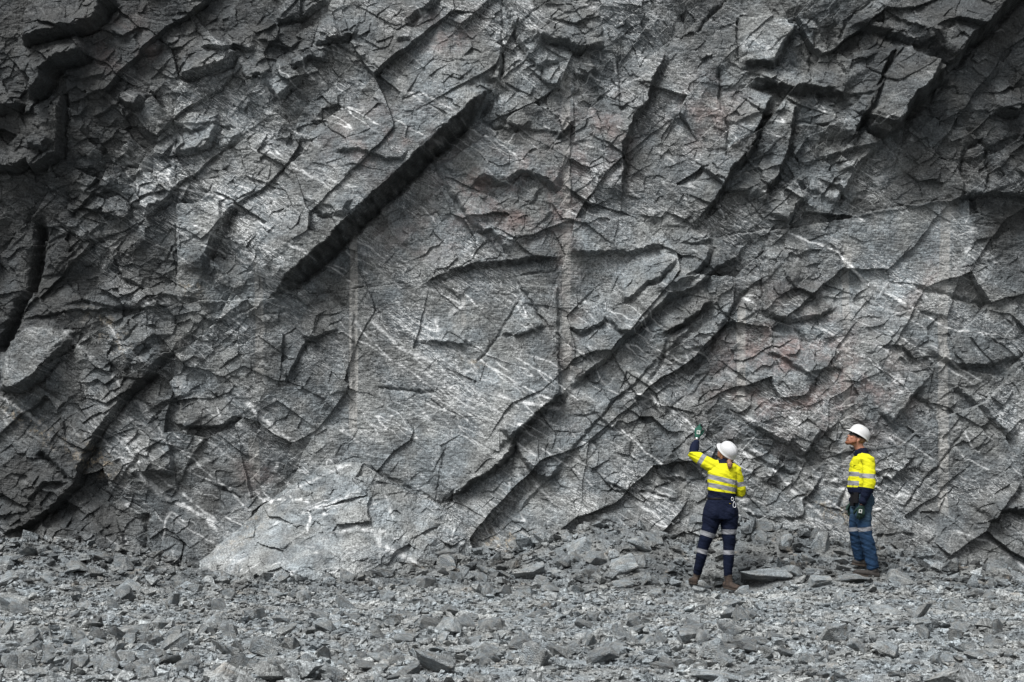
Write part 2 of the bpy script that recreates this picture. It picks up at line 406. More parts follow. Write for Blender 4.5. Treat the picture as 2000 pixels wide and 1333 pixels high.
CRACKS = [
 ([(84,420),(81,484),(71,528),(61,568),(40,602),(20,649),(-5,700)], .24, 10),
 ([(349,190),(348,256),(351,340),(347,470),(346,590)], .03, 2),
 ([(932,440),(957,477),(981,509)], .05, 4),
 ([(937,240),(964,256),(985,254)], .05, 3),
 ([(1082,649),(1112,676),(1136,696),(1160,713)], .03, 2.5),
 ([(1028,572),(1000,610),(977,653),(950,690),(925,715)], .035, 3),
 ([(1782,772),(1805,785),(1829,806)], .05, 3.5),
 ([(1880,382),(1870,330),(1875,297),(1905,287),(1916,305),(1919,380)], .10, 5),
 ([(982,10),(982,90),(980,170)], .04, 3),
 ([(1207,120),(1209,180),(1212,230)], .05, 3),
 ([(1399,130),(1405,200),(1418,250),(1415,330)], .06, 3.5),
 ([(1360,70),(1380,45),(1420,0)], .06, 3.5),
 ([(1330,30),(1345,70)], .06, 4),
 ([(1436,45),(1438,125)], .06, 3.5),
 ([(1588,60),(1580,120),(1572,180)], .05, 3.5),
 ([(1625,100),(1640,60),(1690,20)], .05, 3.5),
 ([(78,883),(101,903),(135,937)], .12, 6),
 ([(435,954),(472,974)], .05, 3.5),
 ([(287,1001),(290,1075)], .12, 6),
 ([(408,644),(440,625),(500,600)], .03, 2.5),
 ([(870,870),(862,930),(850,984)], .03, 2.5),
 ([(757,40),(757,150)], .02, 2),
 ([(500,620),(640,590)], .02, 2),
 ([(735,756),(780,762),(830,765),(862,765)], .04, 3),
 ([(1090,560),(1090,700)], .03, 3),
 ([(1010,540),(1080,530),(1095,515)], .03, 3),
 ([(1305,660),(1290,720),(1260,760)], .05, 4),
 ([(1460,560),(1420,620),(1390,680),(1340,740)], .07, 5),
 ([(1551,640),(1567,662),(1577,680)], .06, 4),
 ([(1780,560),(1870,580),(1925,600),(1920,625)], .05, 4),
 ([(1000,870),(1002,1000)], .02, 2.5),
 ([(640,70),(655,95),(700,120),(760,160)], .04, 3),
 ([(1560,930),(1480,900),(1450,870)], .05, 4),
 ([(1890,830),(1840,900),(1760,1000)], .035, 3),
 ([(1250,690),(1300,700),(1370,740)], .03, 3),
 ([(1660,940),(1640,990),(1690,1050),(1700,1080)], .05, 4),
]
PLATES = [
 ([(1705,172),(1738,111),(1802,150),(1784,190),(1735,262),(1684,236),(1690,196)], .08, -.05, -.10, .12),
 ([(348,400),(435,400),(442,440),(420,470),(400,540),(360,590),(350,590)], .06, .04, 0, .30),
 ([(1020,578),(1045,612),(1062,636),(1024,650),(977,652)], .03, .02, -.04, .22),
 ([(1437,45),(1480,45),(1546,60),(1530,85),(1500,130),(1440,128)], .04, .05, -.05, .12),
 ([(1640,430),(1890,392),(1895,470),(1850,620),(1760,600),(1650,520)], .0, .0, .02, .38),
 ([(690,562),(860,550),(1090,560),(1092,770),(1000,850),(860,980),(700,900),(690,760)], .02, .02, .01, .10),
 ([(0,690),(60,640),(150,650),(100,705),(70,745),(0,750)], .05, -.03, -.1, .25),
 ([(1190,620),(1265,560),(1360,540),(1310,575),(1232,648),(1208,640)], .03, .05, -.08, .08),
 ([(985,240),(1040,205),(1110,235),(1095,262),(1010,256)], .05, -.02, -.1, .10),
 ([(860,330),(950,270),(1090,330),(1100,370),(1040,338),(990,355),(920,350)], .05, -.02, -.10, .10),
 ([(560,340),(690,210),(860,270),(830,295),(690,425),(600,400)], .02, -.02, -.03, .05),
 ([(1370,920),(1450,910),(1560,1010),(1480,1010),(1400,980)], .02, .02, -.05, .0),
 ([(1570,960),(1720,950),(1780,1040),(1600,1050)], .02, .05, -.05, .08),
 ([(1682,640),(1806,745),(1742,818),(1690,770)], .02, .02, -.03, .10),
]
for p in PLATES: plate(*p)
for p_, h_, D_, w_ in STEPS: step(p_, h_ * (.95 if h_ > .3 else .8), D_ * .8, w_ * (.72 if np.mean([q_[0] for q_ in p_]) > 620 else .5))
for p in CRACKS: crack(*p)
for p_, h_, D_, w_ in STEPS:            # black film on broad joint faces, with underside shade painted into it
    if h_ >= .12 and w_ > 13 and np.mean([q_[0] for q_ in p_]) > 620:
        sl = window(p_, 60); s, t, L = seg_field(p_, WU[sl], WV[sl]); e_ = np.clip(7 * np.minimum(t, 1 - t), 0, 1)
        film_shade[sl] = np.maximum(film_shade[sl], smooth(2, -2, s) * smooth(-w_ * .72 * e_ - 2, -w_ * .72 * e_ + 3, s) * np.clip(.62 + .6 * fbm(U[sl] / 14, V[sl] / 14, 79, 3), 0, .9))
for pts, ww in ((((520,590),(580,533),(640,478),(690,428),(740,383),(800,328),(832,298),(870,263),(905,234),(945,194)), 27),):  # main gash: film deepened by shade painted along the band
    sl = window(pts, 80); s, t, L = seg_field(pts, WU[sl], WV[sl]); film_shade[sl] = np.maximum(film_shade[sl], smooth(2, -2, s) * smooth(-ww * np.clip(8 * np.minimum(t, 1 - t), 0, 1) - 3, -ww * np.clip(8 * np.minimum(t, 1 - t), 0, 1) + 6, s) * np.clip(.75 + .5 * fbm(U[sl] / 14, V[sl] / 14, 79, 3), 0, .95))

# rough: where the photo shows broken rock; 0 = clean joint planes
rough = 0.27 + 0.28 * fbm(U / 330, V / 330, 51, 3)
for cx, cy, rx, ry, a in ((230,430,170,260,.75),(300,730,120,200,.4),(600,150,200,130,.35),(1140,90,160,110,.55),(1560,330,180,130,.5),(1600,110,160,90,.5),
                          (100,1000,190,90,.45),(1900,280,140,140,.45),(1010,400,110,45,.3),(1400,640,110,90,.4),(900,720,150,60,.25),(1500,930,170,130,.4),
                          (1720,690,120,80,.25),(1230,900,170,120,.2),(500,300,120,120,.3)):
    rough += a * blob(U, V, cx, cy, rx, ry)
for cx, cy, rx, ry, a in ((1000,720,110,110,.3),(760,700,100,150,.25),(1770,520,110,110,.35),(820,210,120,100,.15),(160,620,130,60,.3),(1340,180,90,120,.15),(1560,760,120,70,.15)):
    rough -= a * blob(U, V, cx, cy, rx, ry)
rough = np.clip(rough * (1 - calm * 0.8), 0.05, 1.0)
Xw = (U - CX) / PM; Zw = CAMZ + (CY - V) / PM
# jointed blocks at several sizes; axes turned so that edges run with the joints of the face
def turned(a, sx, sy, wamp, wsc, seed):
    x = Xw + wamp * .7 * fbm(Xw * wsc, Zw * wsc, seed, 3); y = Zw + wamp * .7 * fbm(Xw * wsc, Zw * wsc, seed + 5, 3)
    c, s = math.cos(a), math.sin(a); return (x * c + y * s) / sx, (-x * s + y * c) / sy
x, y = turned(R(42), 1.5, .75, .12, 1.5, 101); f1, r1, e1 = facets(x, y, 201, 2.1, .35)
x, y = turned(R(-30), .55, .34, .05, 3, 111); f2, r2, e2 = facets(x, y, 211, 2.3, .35)
x, y = turned(R(38), .24, .15, .03, 6, 121); f3, r3, e3 = facets(x, y, 221, 2.2, .4)
x, y = turned(R(-25), .10, .06, .012, 12, 131); f4, r4, e4 = facets(x, y, 231, 1.2, .7)
Rl += (f1 * .155 + f2 * .15 * (.30 + .7 * rough) * (.35 + .65 * smooth(-.25, .25, fbm(Xw * .9, Zw * .9, 79, 2))) + f3 * .065 * (.22 + .78 * rough)) * (1 - .75 * calm) + f4 * .016 * np.clip(rough + .1, .15, 1)
for (a, sc, amp, sd) in ((R(10), .42, .085, 301), (R(-35), .2, .05, 311), (R(50), .09, .02, 321)):
    x, y = turned(a, sc * 1.4, sc, sc * .3, 1 / sc, sd)
    Rl -= chips(x, y, sd + 50) * amp * (0.08 + 0.62 * rough)
# small overhanging leaves of rock along the bedding and along the joints
def leaves(ang, lam, amp, seed, lo, hi):
    c, s = math.cos(ang), math.sin(ang)
    q = (-Xw * s + Zw * c) / lam + 1.1 * fbm(Xw / (lam * 5), Zw / (lam * 5), seed, 4, .6)
    fr = q - np.floor(q)
    # rises slowly upward and breaks away beneath: stands out just above each break
    saw = (1 - fr) * smooth(0.0, 0.10, fr)
    al = rnd(np.floor(q).astype(np.int32), np.floor((Xw * c + Zw * s) / (lam * 3) + gnoise(Xw, Zw, seed + 8)).astype(np.int32), seed + 3)
    m = smooth(lo, hi, fbm(Xw / (lam * 3.2), Zw / (lam * 3.2), seed + 1, 3))
    return saw * amp * m * (0.3 + 0.9 * al)
Rl += leaves(R(8), .42, .09, 401, -.05, .35) * np.clip(rough * 1.1, 0, 1)
Rl += leaves(R(-28), .19, .022, 411, -.1, .35) * np.clip(rough * 1.1, 0, 1)
Rl += leaves(R(40), .30, .055, 421, 0, .4) * np.clip(rough * 1.1, 0, 1)
Rl += leaves(R(-20), .07, .005, 431, -.2, .3) * np.clip(rough + .1, 0, 1)
Rl += .010 * fbm(Xw * 3, Zw * 3, 501, 3) + .006 * fbm(Xw * 11, Zw * 11, 511, 4, .65)
# hairline joints between blocks
Rl -= .010 * smooth(.012, .0, e1) * (fbm(Xw, Zw, 78) > .15)
# the mass of the face: leans, swells and falls back at the far left
Rl += .10 * fbm(Xw * .35, Zw * .35, 521, 2)
Rl += .55 * smooth(3.2, 7.5, Zw) * (0.35 + 0.65 * smooth(2.5, 6.5, np.abs(Xw)))       # upper corners lean outward
Rl += .25 * smooth(1.2, -.2, Zw)                                                     # toe of the face steps out
# drill-hole half barrels
drill = np.zeros_like(U)
for x0, a, b, ww, s_ in ((690,440,860,9,1.0),(508,500,760,9,.55),(497,845,960,11,.7),(1106,140,790,9,.6),(1447,590,800,9,.8),(1653,470,1000,8,.55),(1842,395,1010,11,1.0),(906,560,650,6,.6),(1335,830,1000,8,.25),(350,640,820,6,.25)):
    xx = x0 + 2 * gnoise(V / 160, V * 0 + x0, 5); wgt = smooth(a, a + 25, V) * smooth(b, b - 25, V) * np.clip(.8 + .9 * fbm(U / 60, V / 45, 61, 3), 0.1, 1)
    prof = np.clip(1 - ((U - xx) / ww) ** 2, 0, 1)
    Rl -= .014 * prof * wgt * s_
    drill = np.maximum(drill, smooth(0, .25, np.clip(1 - ((U - xx) / (ww * .95)) ** 2, 0, 1)) * wgt * min(1, s_ * 1.25))
# white veins, traced and scattered
vein = np.zeros_like(U)
VE = [([(232,300),(330,350),(345,370),(430,385),(560,470)],3,.9),([(1535,455),(1600,480),(1638,495),(1655,515),(1700,560),(1760,590),(1800,612)],4,1.0),([(1800,612),(1850,640),(1940,655),(2000,670)],3,.7),
      ([(0,775),(60,815),(100,850),(150,880),(190,905)],7,.8),([(0,800),(60,850),(130,890)],4,.6),([(0,915),(60,945),(110,985)],4,.6),([(190,620),(215,640),(240,680)],4,.7),([(240,890),(310,960),(400,1010),(435,1040)],9,.75),([(300,920),(370,975),(440,1030)],4,.6),
      ([(475,780),(540,840),(590,870)],6,.6),([(510,978),(560,975),(600,980)],5,.9),([(1085,640),(1110,675),(1140,695),(1160,715)],3,.8),([(900,570),(940,600)],2.5,.8),([(960,770),(1040,790),(1100,800)],7,.5),([(720,620),(780,680),(830,700),(880,730)],5,.5),([(830,665),(900,690),(930,735)],3,.6),
      ([(1215,760),(1260,775),(1310,800),(1340,820),(1365,845),(1400,870)],2.6,.7),([(1415,860),(1470,900)],3,.6),([(1625,650),(1645,670),(1655,690)],3,.9),([(1500,905),(1560,970),(1610,1010)],5,.6),([(1440,575),(1480,600)],3,.7),([(1860,1035),(1940,1065),(2000,1110)],4,.6),([(1700,670),(1740,690)],3,.6),
      ([(560,480),(640,520),(700,560)],2.5,.5),([(930,700),(1000,745),(1090,790)],3,.6),([(560,330),(640,360),(720,380)],3,.3),([(680,600),(700,640),(760,700),(850,760)],3,.5),([(1040,940),(1080,980)],3,.5),([(770,190),(830,200),(900,240)],3,.5),([(1240,985),(1300,1010)],4,.4),([(40,560),(120,640),(200,720),(260,770),(330,860)],4,.45),([(1150,200),(1200,170),(1280,155)],2.5,.3)]
vr = np.random.RandomState(5)
for cx, cy, sx, sy, n_ in ((220,860,230,130,26),(930,730,190,90,22),(1500,920,230,110,18),(300,400,200,120,12),(1700,640,260,90,12),(640,520,220,120,8),(1150,850,160,90,12),(1250,200,300,150,8),(800,200,150,100,5)):
    for k_ in range(n_):
        x0 = cx + sx * vr.normal() * .6; y0 = cy + sy * vr.normal() * .6; a = R(vr.uniform(22, 42)); l_ = vr.uniform(35, 170)
        VE.append(([(x0, y0), (x0 + l_ * .5 * math.cos(a), y0 + l_ * .5 * math.sin(a) + vr.normal() * 4), (x0 + l_ * math.cos(a), y0 + l_ * math.sin(a))], vr.uniform(1.2, 2.6), vr.uniform(.2, .65)))
for pts, w_, s_ in VE:
    sl = window(pts, 40); s, t, L = seg_field(pts, U[sl] + 6 * fbm(U[sl] / 50, V[sl] / 50, 71, 3, .5), V[sl] + 6 * fbm(U[sl] / 45, V[sl] / 45, 72, 4, .6))
    wv = w_ * .46 * (1 + .9 * gnoise(U[sl] / 25, V[sl] / 25, 73)); e = np.minimum(t, 1 - t) * L
    vein[sl] = np.maximum(vein[sl], np.minimum(1.6 * np.exp(-(s / np.maximum(wv, 1.1)) ** 2), 1) * smooth(0, 15, e) * (.1 + .85 * s_) * smooth(-.5, .1, fbm(U[sl] / 18, V[sl] / 18, 75, 2)))
c, s = math.cos(R(33)), math.sin(R(33))        # swarm of veinlets dipping right
q = (U * s * -1 + V * c); pl = (U * c + V * s)
for k, (lam, thr, amp) in enumerate(((26, .05, .7), (15, .06, .55), (60, .022, .65))):
    n = gnoise(q / lam + .8 * fbm(U / 90, V / 90, 83 + k, 3), pl / (lam * 9), 81 + k * 7)
    m = smooth(.05, .45, fbm(U / 150, V / 110, 91 + k, 3) + .25 * blob(U, V, 950, 780, 170, 90) + .3 * blob(U, V, 250, 850, 200, 160) + .3 * blob(U, V, 1520, 930, 200, 120) + .2 * blob(U, V, 250, 350, 120, 90))
    vein = np.maximum(vein, smooth(thr, 0, np.abs(n)) * m * amp)
red = np.clip(.9 * blob(U, V, 1010, 390, 130, 70) + .6 * blob(U, V, 1170, 260, 70, 60) + .5 * blob(U, V, 760, 290, 110, 60) + .9 * blob(U, V, 1540, 720, 130, 110) + .6 * blob(U, V, 1380, 230, 60, 60) + .5 * blob(U, V, 1700, 780, 80, 70)
              + .5 * blob(U, V, 870, 80, 60, 40) + .4 * blob(U, V, 270, 110, 60, 50) + .35 * blob(U, V, 1110, 600, 30, 160) + .4 * blob(U, V, 1800, 560, 60, 60) + .5 * blob(U, V, 500, 920, 30, 50) + .3 * blob(U, V, 800, 470, 90, 40), 0, 1)
red *= smooth(-.35, .3, fbm(U / 60, V / 60, 95, 3))
ochre = np.clip(.8 * blob(U, V, 190, 900, 50, 20, .6) + .8 * blob(U, V, 60, 830, 60, 16, .6) + .6 * blob(U, V, 215, 650, 50, 20, .7) + .7 * blob(U, V, 1640, 1000, 60, 22, .5) + .9 * blob(U, V, 980, 1060, 40, 22) + .5 * blob(U, V, 380, 560, 25, 20) + .4 * blob(U, V, 930, 710, 30, 10, .6), 0, 1)
# stone colour: paler and darker rock, plus painted vignette darkening at the corners
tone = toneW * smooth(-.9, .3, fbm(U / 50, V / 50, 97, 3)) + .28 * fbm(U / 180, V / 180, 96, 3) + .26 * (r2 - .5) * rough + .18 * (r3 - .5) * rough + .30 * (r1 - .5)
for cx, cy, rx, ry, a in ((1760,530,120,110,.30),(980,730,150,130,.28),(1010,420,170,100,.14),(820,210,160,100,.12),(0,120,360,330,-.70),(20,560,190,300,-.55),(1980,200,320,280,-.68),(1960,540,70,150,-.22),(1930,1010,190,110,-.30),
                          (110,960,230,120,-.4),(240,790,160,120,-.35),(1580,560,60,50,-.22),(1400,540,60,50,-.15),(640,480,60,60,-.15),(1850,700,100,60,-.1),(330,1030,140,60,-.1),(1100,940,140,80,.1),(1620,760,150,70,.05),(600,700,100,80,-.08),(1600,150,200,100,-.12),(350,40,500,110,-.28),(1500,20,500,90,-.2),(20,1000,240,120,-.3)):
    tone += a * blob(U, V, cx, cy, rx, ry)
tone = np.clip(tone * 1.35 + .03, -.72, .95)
Yw = YW - Rl
def wall_y(px, py):
    j = int(np.clip(np.searchsorted(vs, py), 0, len(vs) - 1)); i = int(np.clip(np.searchsorted(us, px), 0, len(us) - 1)); return float(Yw[j, i])
me = grid_mesh('rock_face', Xw[::-1], Yw[::-1], Zw[::-1], {'vein': vein[::-1], 'red': red[::-1], 'ochre': ochre[::-1], 'drill': drill[::-1], 'tone': tone[::-1], 'film_shade': film_shade[::-1]})
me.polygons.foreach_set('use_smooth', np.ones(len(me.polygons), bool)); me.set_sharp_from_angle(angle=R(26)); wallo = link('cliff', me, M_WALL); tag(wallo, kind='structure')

# ------------------------------------------------------------------ ground
TAL = np.array([(-300,1066),(0,1066),(150,1076),(300,1095),(360,1115),(480,1118),(600,1105),(700,1092),(900,1085),(1000,1088),(1100,1065),(1150,1045),(1250,1040),(1350,1070),(1450,1030),(1560,1045),(1700,1075),(1850,1110),(2000,1128),(2400,1130)], float)
def ground_z(x, y):
    x = np.asarray(x, float); y = np.asarray(y, float)
    top = CAMZ + (CY - np.interp(CX + x * F / 18.0, TAL[:, 0], TAL[:, 1])) / PM
    start = 16.3 + .25 * np.sin(x * 1.3) + .75 * np.exp(-((x - 2.5) / .55) ** 2)
    t = np.clip((y - start) / (18.1 - start), 0, 1)
    z = (top + .06) * (t ** 1.4) + .05 * gnoise(x * .6, y * .6, 601) + .03 * gnoise(x * 1.7, y * 1.7, 602) + .012 * gnoise(x * 5, y * 5, 603)
    fade = np.clip((y - 8) / 3, 0, 1)
    return z * np.clip(fade, 0.3, 1) - .05 * np.exp(-((x - 2.5) / .4) ** 2 - ((y - 16.85) / .35) ** 2)
gx = axis(-600, -8.5, 8.5, 600, .035, 40); gy = axis(-500, 8.6, 19.6, 600, .035, 40)
GX, GY = np.meshgrid(gx, gy); GZ = ground_z(GX, GY) + .010 * fbm(GX * 18, GY * 18, 611, 3)
GZ = np.where((np.abs(GX) > 60) | (GY > 60) | (GY < -40), -.02, GZ)
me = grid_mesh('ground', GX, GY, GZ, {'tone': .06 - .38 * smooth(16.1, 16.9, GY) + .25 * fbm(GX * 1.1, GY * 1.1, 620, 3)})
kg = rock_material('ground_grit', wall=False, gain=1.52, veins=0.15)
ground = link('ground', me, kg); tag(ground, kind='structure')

def hit_ground(px, py):
    """the place on the ground seen at a photo pixel"""
    y = 8.0
    while y < 18.4:
        if CAMZ + (CY - py) / F * y <= float(ground_z((px - CX) / F * y, y)): break
        y += .02
    return (px - CX) / F * y, y, float(ground_z((px - CX) / F * y, y))

# ------------------------------------------------------------------ loose rocks
def rock_template(seed, npts=16, box=.5, sub=0, amp=.0):
    r = np.random.RandomState(seed); bm = bmesh.new()
    p = r.normal(size=(npts, 3)); p /= np.linalg.norm(p, axis=1)[:, None]
    p = p * (1 - box) + np.clip(p * 1.5, -1, 1) * box * .85
    p *= (.82 + .3 * r.rand(npts))[:, None]
    for v in p: bm.verts.new(v)
    res = bmesh.ops.convex_hull(bm, input=bm.verts[:])
    bmesh.ops.delete(bm, geom=list({g for g in res['geom_interior'] + res['geom_unused'] if isinstance(g, bmesh.types.BMVert)}), context='VERTS')
    bmesh.ops.dissolve_limit(bm, angle_limit=R(16), verts=bm.verts[:], edges=bm.edges[:])
    if sub:
        bmesh.ops.bevel(bm, geom=bm.edges[:], offset=.035, segments=1, affect='EDGES')
    bmesh.ops.triangulate(bm, faces=bm.faces[:])
    if sub:
        bmesh.ops.subdivide_edges(bm, edges=bm.edges[:], cuts=sub, use_grid_fill=True)
        bm.verts.ensure_lookup_table(); P = np.array([v.co[:] for v in bm.verts])
        d = fbm(P[:, 0] * 2.2 + P[:, 2] * 1.3 + seed, P[:, 1] * 2.2 - P[:, 2] * 1.1, seed, 3) * amp
        d2 = fbm(P[:, 0] * 7 + P[:, 2] * 3.3 + seed, P[:, 1] * 7 - P[:, 2] * 4.1, seed + 3, 2) * amp * .35
        nn = P / np.linalg.norm(P, axis=1)[:, None]; P = P + nn * (d + d2)[:, None]
        for v, q in zip(bm.verts, P): v.co = q
    lo = np.array([v.co[:] for v in bm.verts]); c = (lo.max(0) + lo.min(0)) / 2; s = (lo.max(0) - lo.min(0))
    for v in bm.verts: v.co = Vector([(v.co[i] - c[i]) / s[i] for i in range(3)])
    return bm

BIGT = []
for i in range(22):
    bm = rock_template(900 + i, 9 + i % 6, .35 + .3 * ((i * 7) % 5) / 5, 2, .08)
    me = bpy.data.meshes.new('rock'); bm.to_mesh(me); bm.free()
    me.attributes.new('tone', 'FLOAT', 'POINT'); me.materials.append(M_ROCK); BIGT.append(me)
SMT = []
for i in range(40):
    bm = rock_template(300 + i, 7 + i % 7, .2 + .5 * ((i * 3) % 7) / 7)
    bm.verts.index_update(); SMT.append((np.array([v.co[:] for v in bm.verts], np.float32), np.array([[v.index for v in f.verts] for f in bm.faces], np.int32))); bm.free()

def rot_matrices(n, r, flat=.45):
    az = r.rand(n) * 2 * math.pi; tx = r.normal(size=n) * flat; ty = r.normal(size=n) * flat
    ca, sa = np.cos(az), np.sin(az); Z = np.zeros(n); O = np.ones(n)
    Rz = np.stack([np.stack([ca, -sa, Z], -1), np.stack([sa, ca, Z], -1), np.stack([Z, Z, O], -1)], 1)
    Rx = np.stack([np.stack([O, Z, Z], -1), np.stack([Z, np.cos(tx), -np.sin(tx)], -1), np.stack([Z, np.sin(tx), np.cos(tx)], -1)], 1)
    Ry = np.stack([np.stack([np.cos(ty), Z, np.sin(ty)], -1), np.stack([Z, O, Z], -1), np.stack([-np.sin(ty), Z, np.cos(ty)], -1)], 1)
    return Rx @ Ry @ Rz

def scatter_points(n, r, far=False):
    """even over the ground the lens can see, a little beyond the frame"""
    out = np.zeros((0, 2))
    while len(out) < n:
        y = 8.9 + (18.5 - 8.9) * r.rand(n * 2); x = (r.rand(n * 2) * 2 - 1) * 7.6
        keep = np.abs(x) < y * .385 + .5
        out = np.concatenate([out, np.stack([x, y], -1)[keep]])
    return out[:n]

UNIQUE = [  # px, base py, width px, height px, depth ratio, template, tilt, label, relative tone
 (1497,1150,96,38,.9,6,(.25,-.2,.3),'large pale slab with a dark broken left face, right of the pointing worker\'s boots'),
 (1497,1046,46,26,.8,5,(.1,.2,.9),'split grey block jutting from the rock face beside the pointing worker\'s knees'),
 (1486,1062,24,24,.9,8,(.2,0,.2),'small cube-like grey rock lodged under the split block beside the navy trousers'),
 (1607,1088,38,50,.7,12,(.0,.5,.1),'upright whitish boulder with a cracked face between the two workers'),
 (1652,1108,46,17,1.1,1,(.12,.15,.2),'thin flat slab tilted behind the front boot of the worker in jeans'),
 (1648,1120,28,16,.9,6,(.1,0,.5),'squarish dark rock wedged under the thin tilted slab near the jeans wearer\'s boots'),
 (1668,1144,66,18,1.1,9,(.1,.08,.1),'long flat slab just below the brown boot toe of the worker in jeans'),
 (1552,1132,30,26,.9,2,(.2,.3,.6),'grey rock with one steep face, left of the flat slabs under the worker in jeans'),
 (1602,1152,44,24,1,11,(.1,0,.8),'broad low dark rock in front of the whitish boulder between the workers'),
 (1760,1148,54,32,1,14,(.1,.2,.4),'wide grey boulder right of the boots of the worker in jeans'),
 (1032,1142,62,44,.7,7,(.3,.35,.3),'leaning slab over a dark hollow, left of the heap of flat slabs'),
 (1056,1152,34,26,.8,10,(.2,.1,.9),'pale five-sided stone leaning against the slab over the dark hollow'),
 (1134,1088,54,34,.8,4,(.35,-.4,.3),'long slab sliding down to the right at the top of the heap of flat slabs'),
 (1130,1106,34,26,.8,0,(.2,.3,.2),'rounded slab tucked under the long sliding slab'),
 (1216,1130,58,38,.8,13,(.3,-.3,.5),'thick wedge slab with a dark notch in the heap left of the pointing worker'),
 (1154,1138,32,34,.9,15,(.1,.4,.1),'upright blocky stone at the front of the heap of flat slabs'),
 (1250,1090,40,40,.6,16,(.4,-.5,.2),'steeply leaning slab at the right end of the heap of flat slabs'),
 (1218,1152,40,18,1,17,(.1,.1,.3),'flat pale stone lying in front of the wedge-shaped slab'),
 (238,1120,38,30,.9,18,(.2,.1,.4),'dark angular boulder half sunk in the rubble slope left of the outcrop'),
 (426,1196,28,24,.9,19,(.1,.1,.2),'blunt brownish boulder standing out below the outcrop'),
 (552,1144,20,28,.7,20,(.1,.6,.1),'pointed triangular stone standing on end below the outcrop'),
 (482,1126,36,22,.9,21,(.2,.2,.3),'jagged grey stone on the scree at the toe of the outcrop'),
 (846,1032,22,14,.9,5,(.1,.1,.1),'small grey stone resting alone on the right shoulder of the outcrop'),
 (22,1200,52,34,.9,3,(.1,.1,.3),'bulky grey boulder at the left edge of the picture'),
 (514,1292,54,42,.8,8,(.2,.35,.4),'dark sharp-edged boulder standing proud in the left foreground'),
 (566,1274,34,30,.8,12,(.2,.3,.2),'pale upright stone just right of the dark sharp-edged boulder'),
 (237,1300,46,26,.9,2,(.1,.2,.2),'grey boulder with brown edges in the left foreground'),
 (846,1326,78,52,.9,6,(.3,.15,.2),'broad light boulder with a flat sloping top at the bottom centre'),
 (1042,1312,66,54,.8,10,(.25,-.4,.2),'tall peaked boulder at the bottom centre, highest in the foreground'),
 (786,1342,64,44,.9,7,(.2,.1,.1),'light boulder cut by the bottom edge, left of the broad light boulder'),
 (735,1304,42,26,.9,16,(.1,.1,.2),'whitish stone between two dark gaps left of the broad light boulder'),
 (1178,1308,62,42,.9,9,(.3,.3,.4),'pale slab with a brown right corner right of the tall peaked boulder'),
 (962,1236,54,26,.9,4,(.15,-.1,.5),'low grey boulder alone on finer rubble above the tall peaked boulder'),
 (788,1260,38,20,.9,13,(.1,.2,.1),'dark flat stone on the light rubble left of centre'),
 (1405,1340,98,24,1,1,(.06,.05,.1),'large flat slab at the bottom edge below the pointing worker'),
 (1352,1236,40,24,.9,14,(.15,.15,.3),'pale block with a dark front, lower left of the pointing worker\'s boots'),
 (158,1262,24,14,.9,11,(.1,.1,.1),'small rusty-red stone among grey rubble at lower left'),
 (1365,1158,48,22,.8,17,(.3,.3,.2),'grey stone with a lit top between the pointing worker\'s boots'),
 (1735,1205,60,20,1,18,(.1,.0,.3),'low sprawling stone on the fine rubble below the worker in jeans'),
 (1870,1200,46,26,.9,19,(.1,.1,.3),'light angular boulder on the rubble near the right edge'),
]
rock_spots = []
for (px, py, wpx, hpx, dr, ti, tilt, label) in UNIQUE:
    if 'shoulder of the outcrop' in label: x, y, z = (px - CX) / F * 17.35, 17.35, CAMZ + (CY - py) / F * 17.35
    else: x, y, z = hit_ground(px, py - hpx * .18)
    m = y / F; W = wpx * m; H = hpx * m
    o = link('boulder', BIGT[ti]); o.location = (x, y + W * dr * .35, z + H * .32); o.scale = (W * 1.05, W * dr, H * 1.05)
    o.rotation_euler = (tilt[0] * .5, tilt[1] * .6, tilt[2] * .6)
    tag(o, label, 'boulder'); rock_spots.append((x, y, W))

rr_ = np.random.RandomState(42)
def dens(x, y):
    fx = CX + x * F / y; fy = CY + CAMZ * F / y
    return fx, fy
layers = [(22000,.018,.040),(13000,.040,.075),(6500,.075,.13),(2100,.13,.21),(260,.21,.34)]
Px = []; Sz = []
for n, a, b in layers:
    p = scatter_points(n, rr_); s = a * (b / a) ** (rr_.rand(n) ** 1.2)
    fx, fy = dens(p[:, 0], p[:, 1]); w = np.ones(n)
    if a >= .07:
        w = np.clip(.42 + .9 * fbm(p[:, 0] * .8, p[:, 1] * .8, 700, 3), .12, 1)
        w *= np.where((fx > 1450) & (fy > 1165), .5, 1) * np.where((fy > 1165) & (fy < 1225), .45, 1) * np.where(p[:, 1] < 12.2, 1.0, .8)
        if a > .12: w = np.where(p[:, 1] > 16.7, 1.0, w)
    k_ = rr_.rand(n) < w; Px.append(p[k_]); Sz.append(s[k_])
P = np.concatenate(Px); S = np.concatenate(Sz)
gz = ground_z(P[:, 0], P[:, 1])
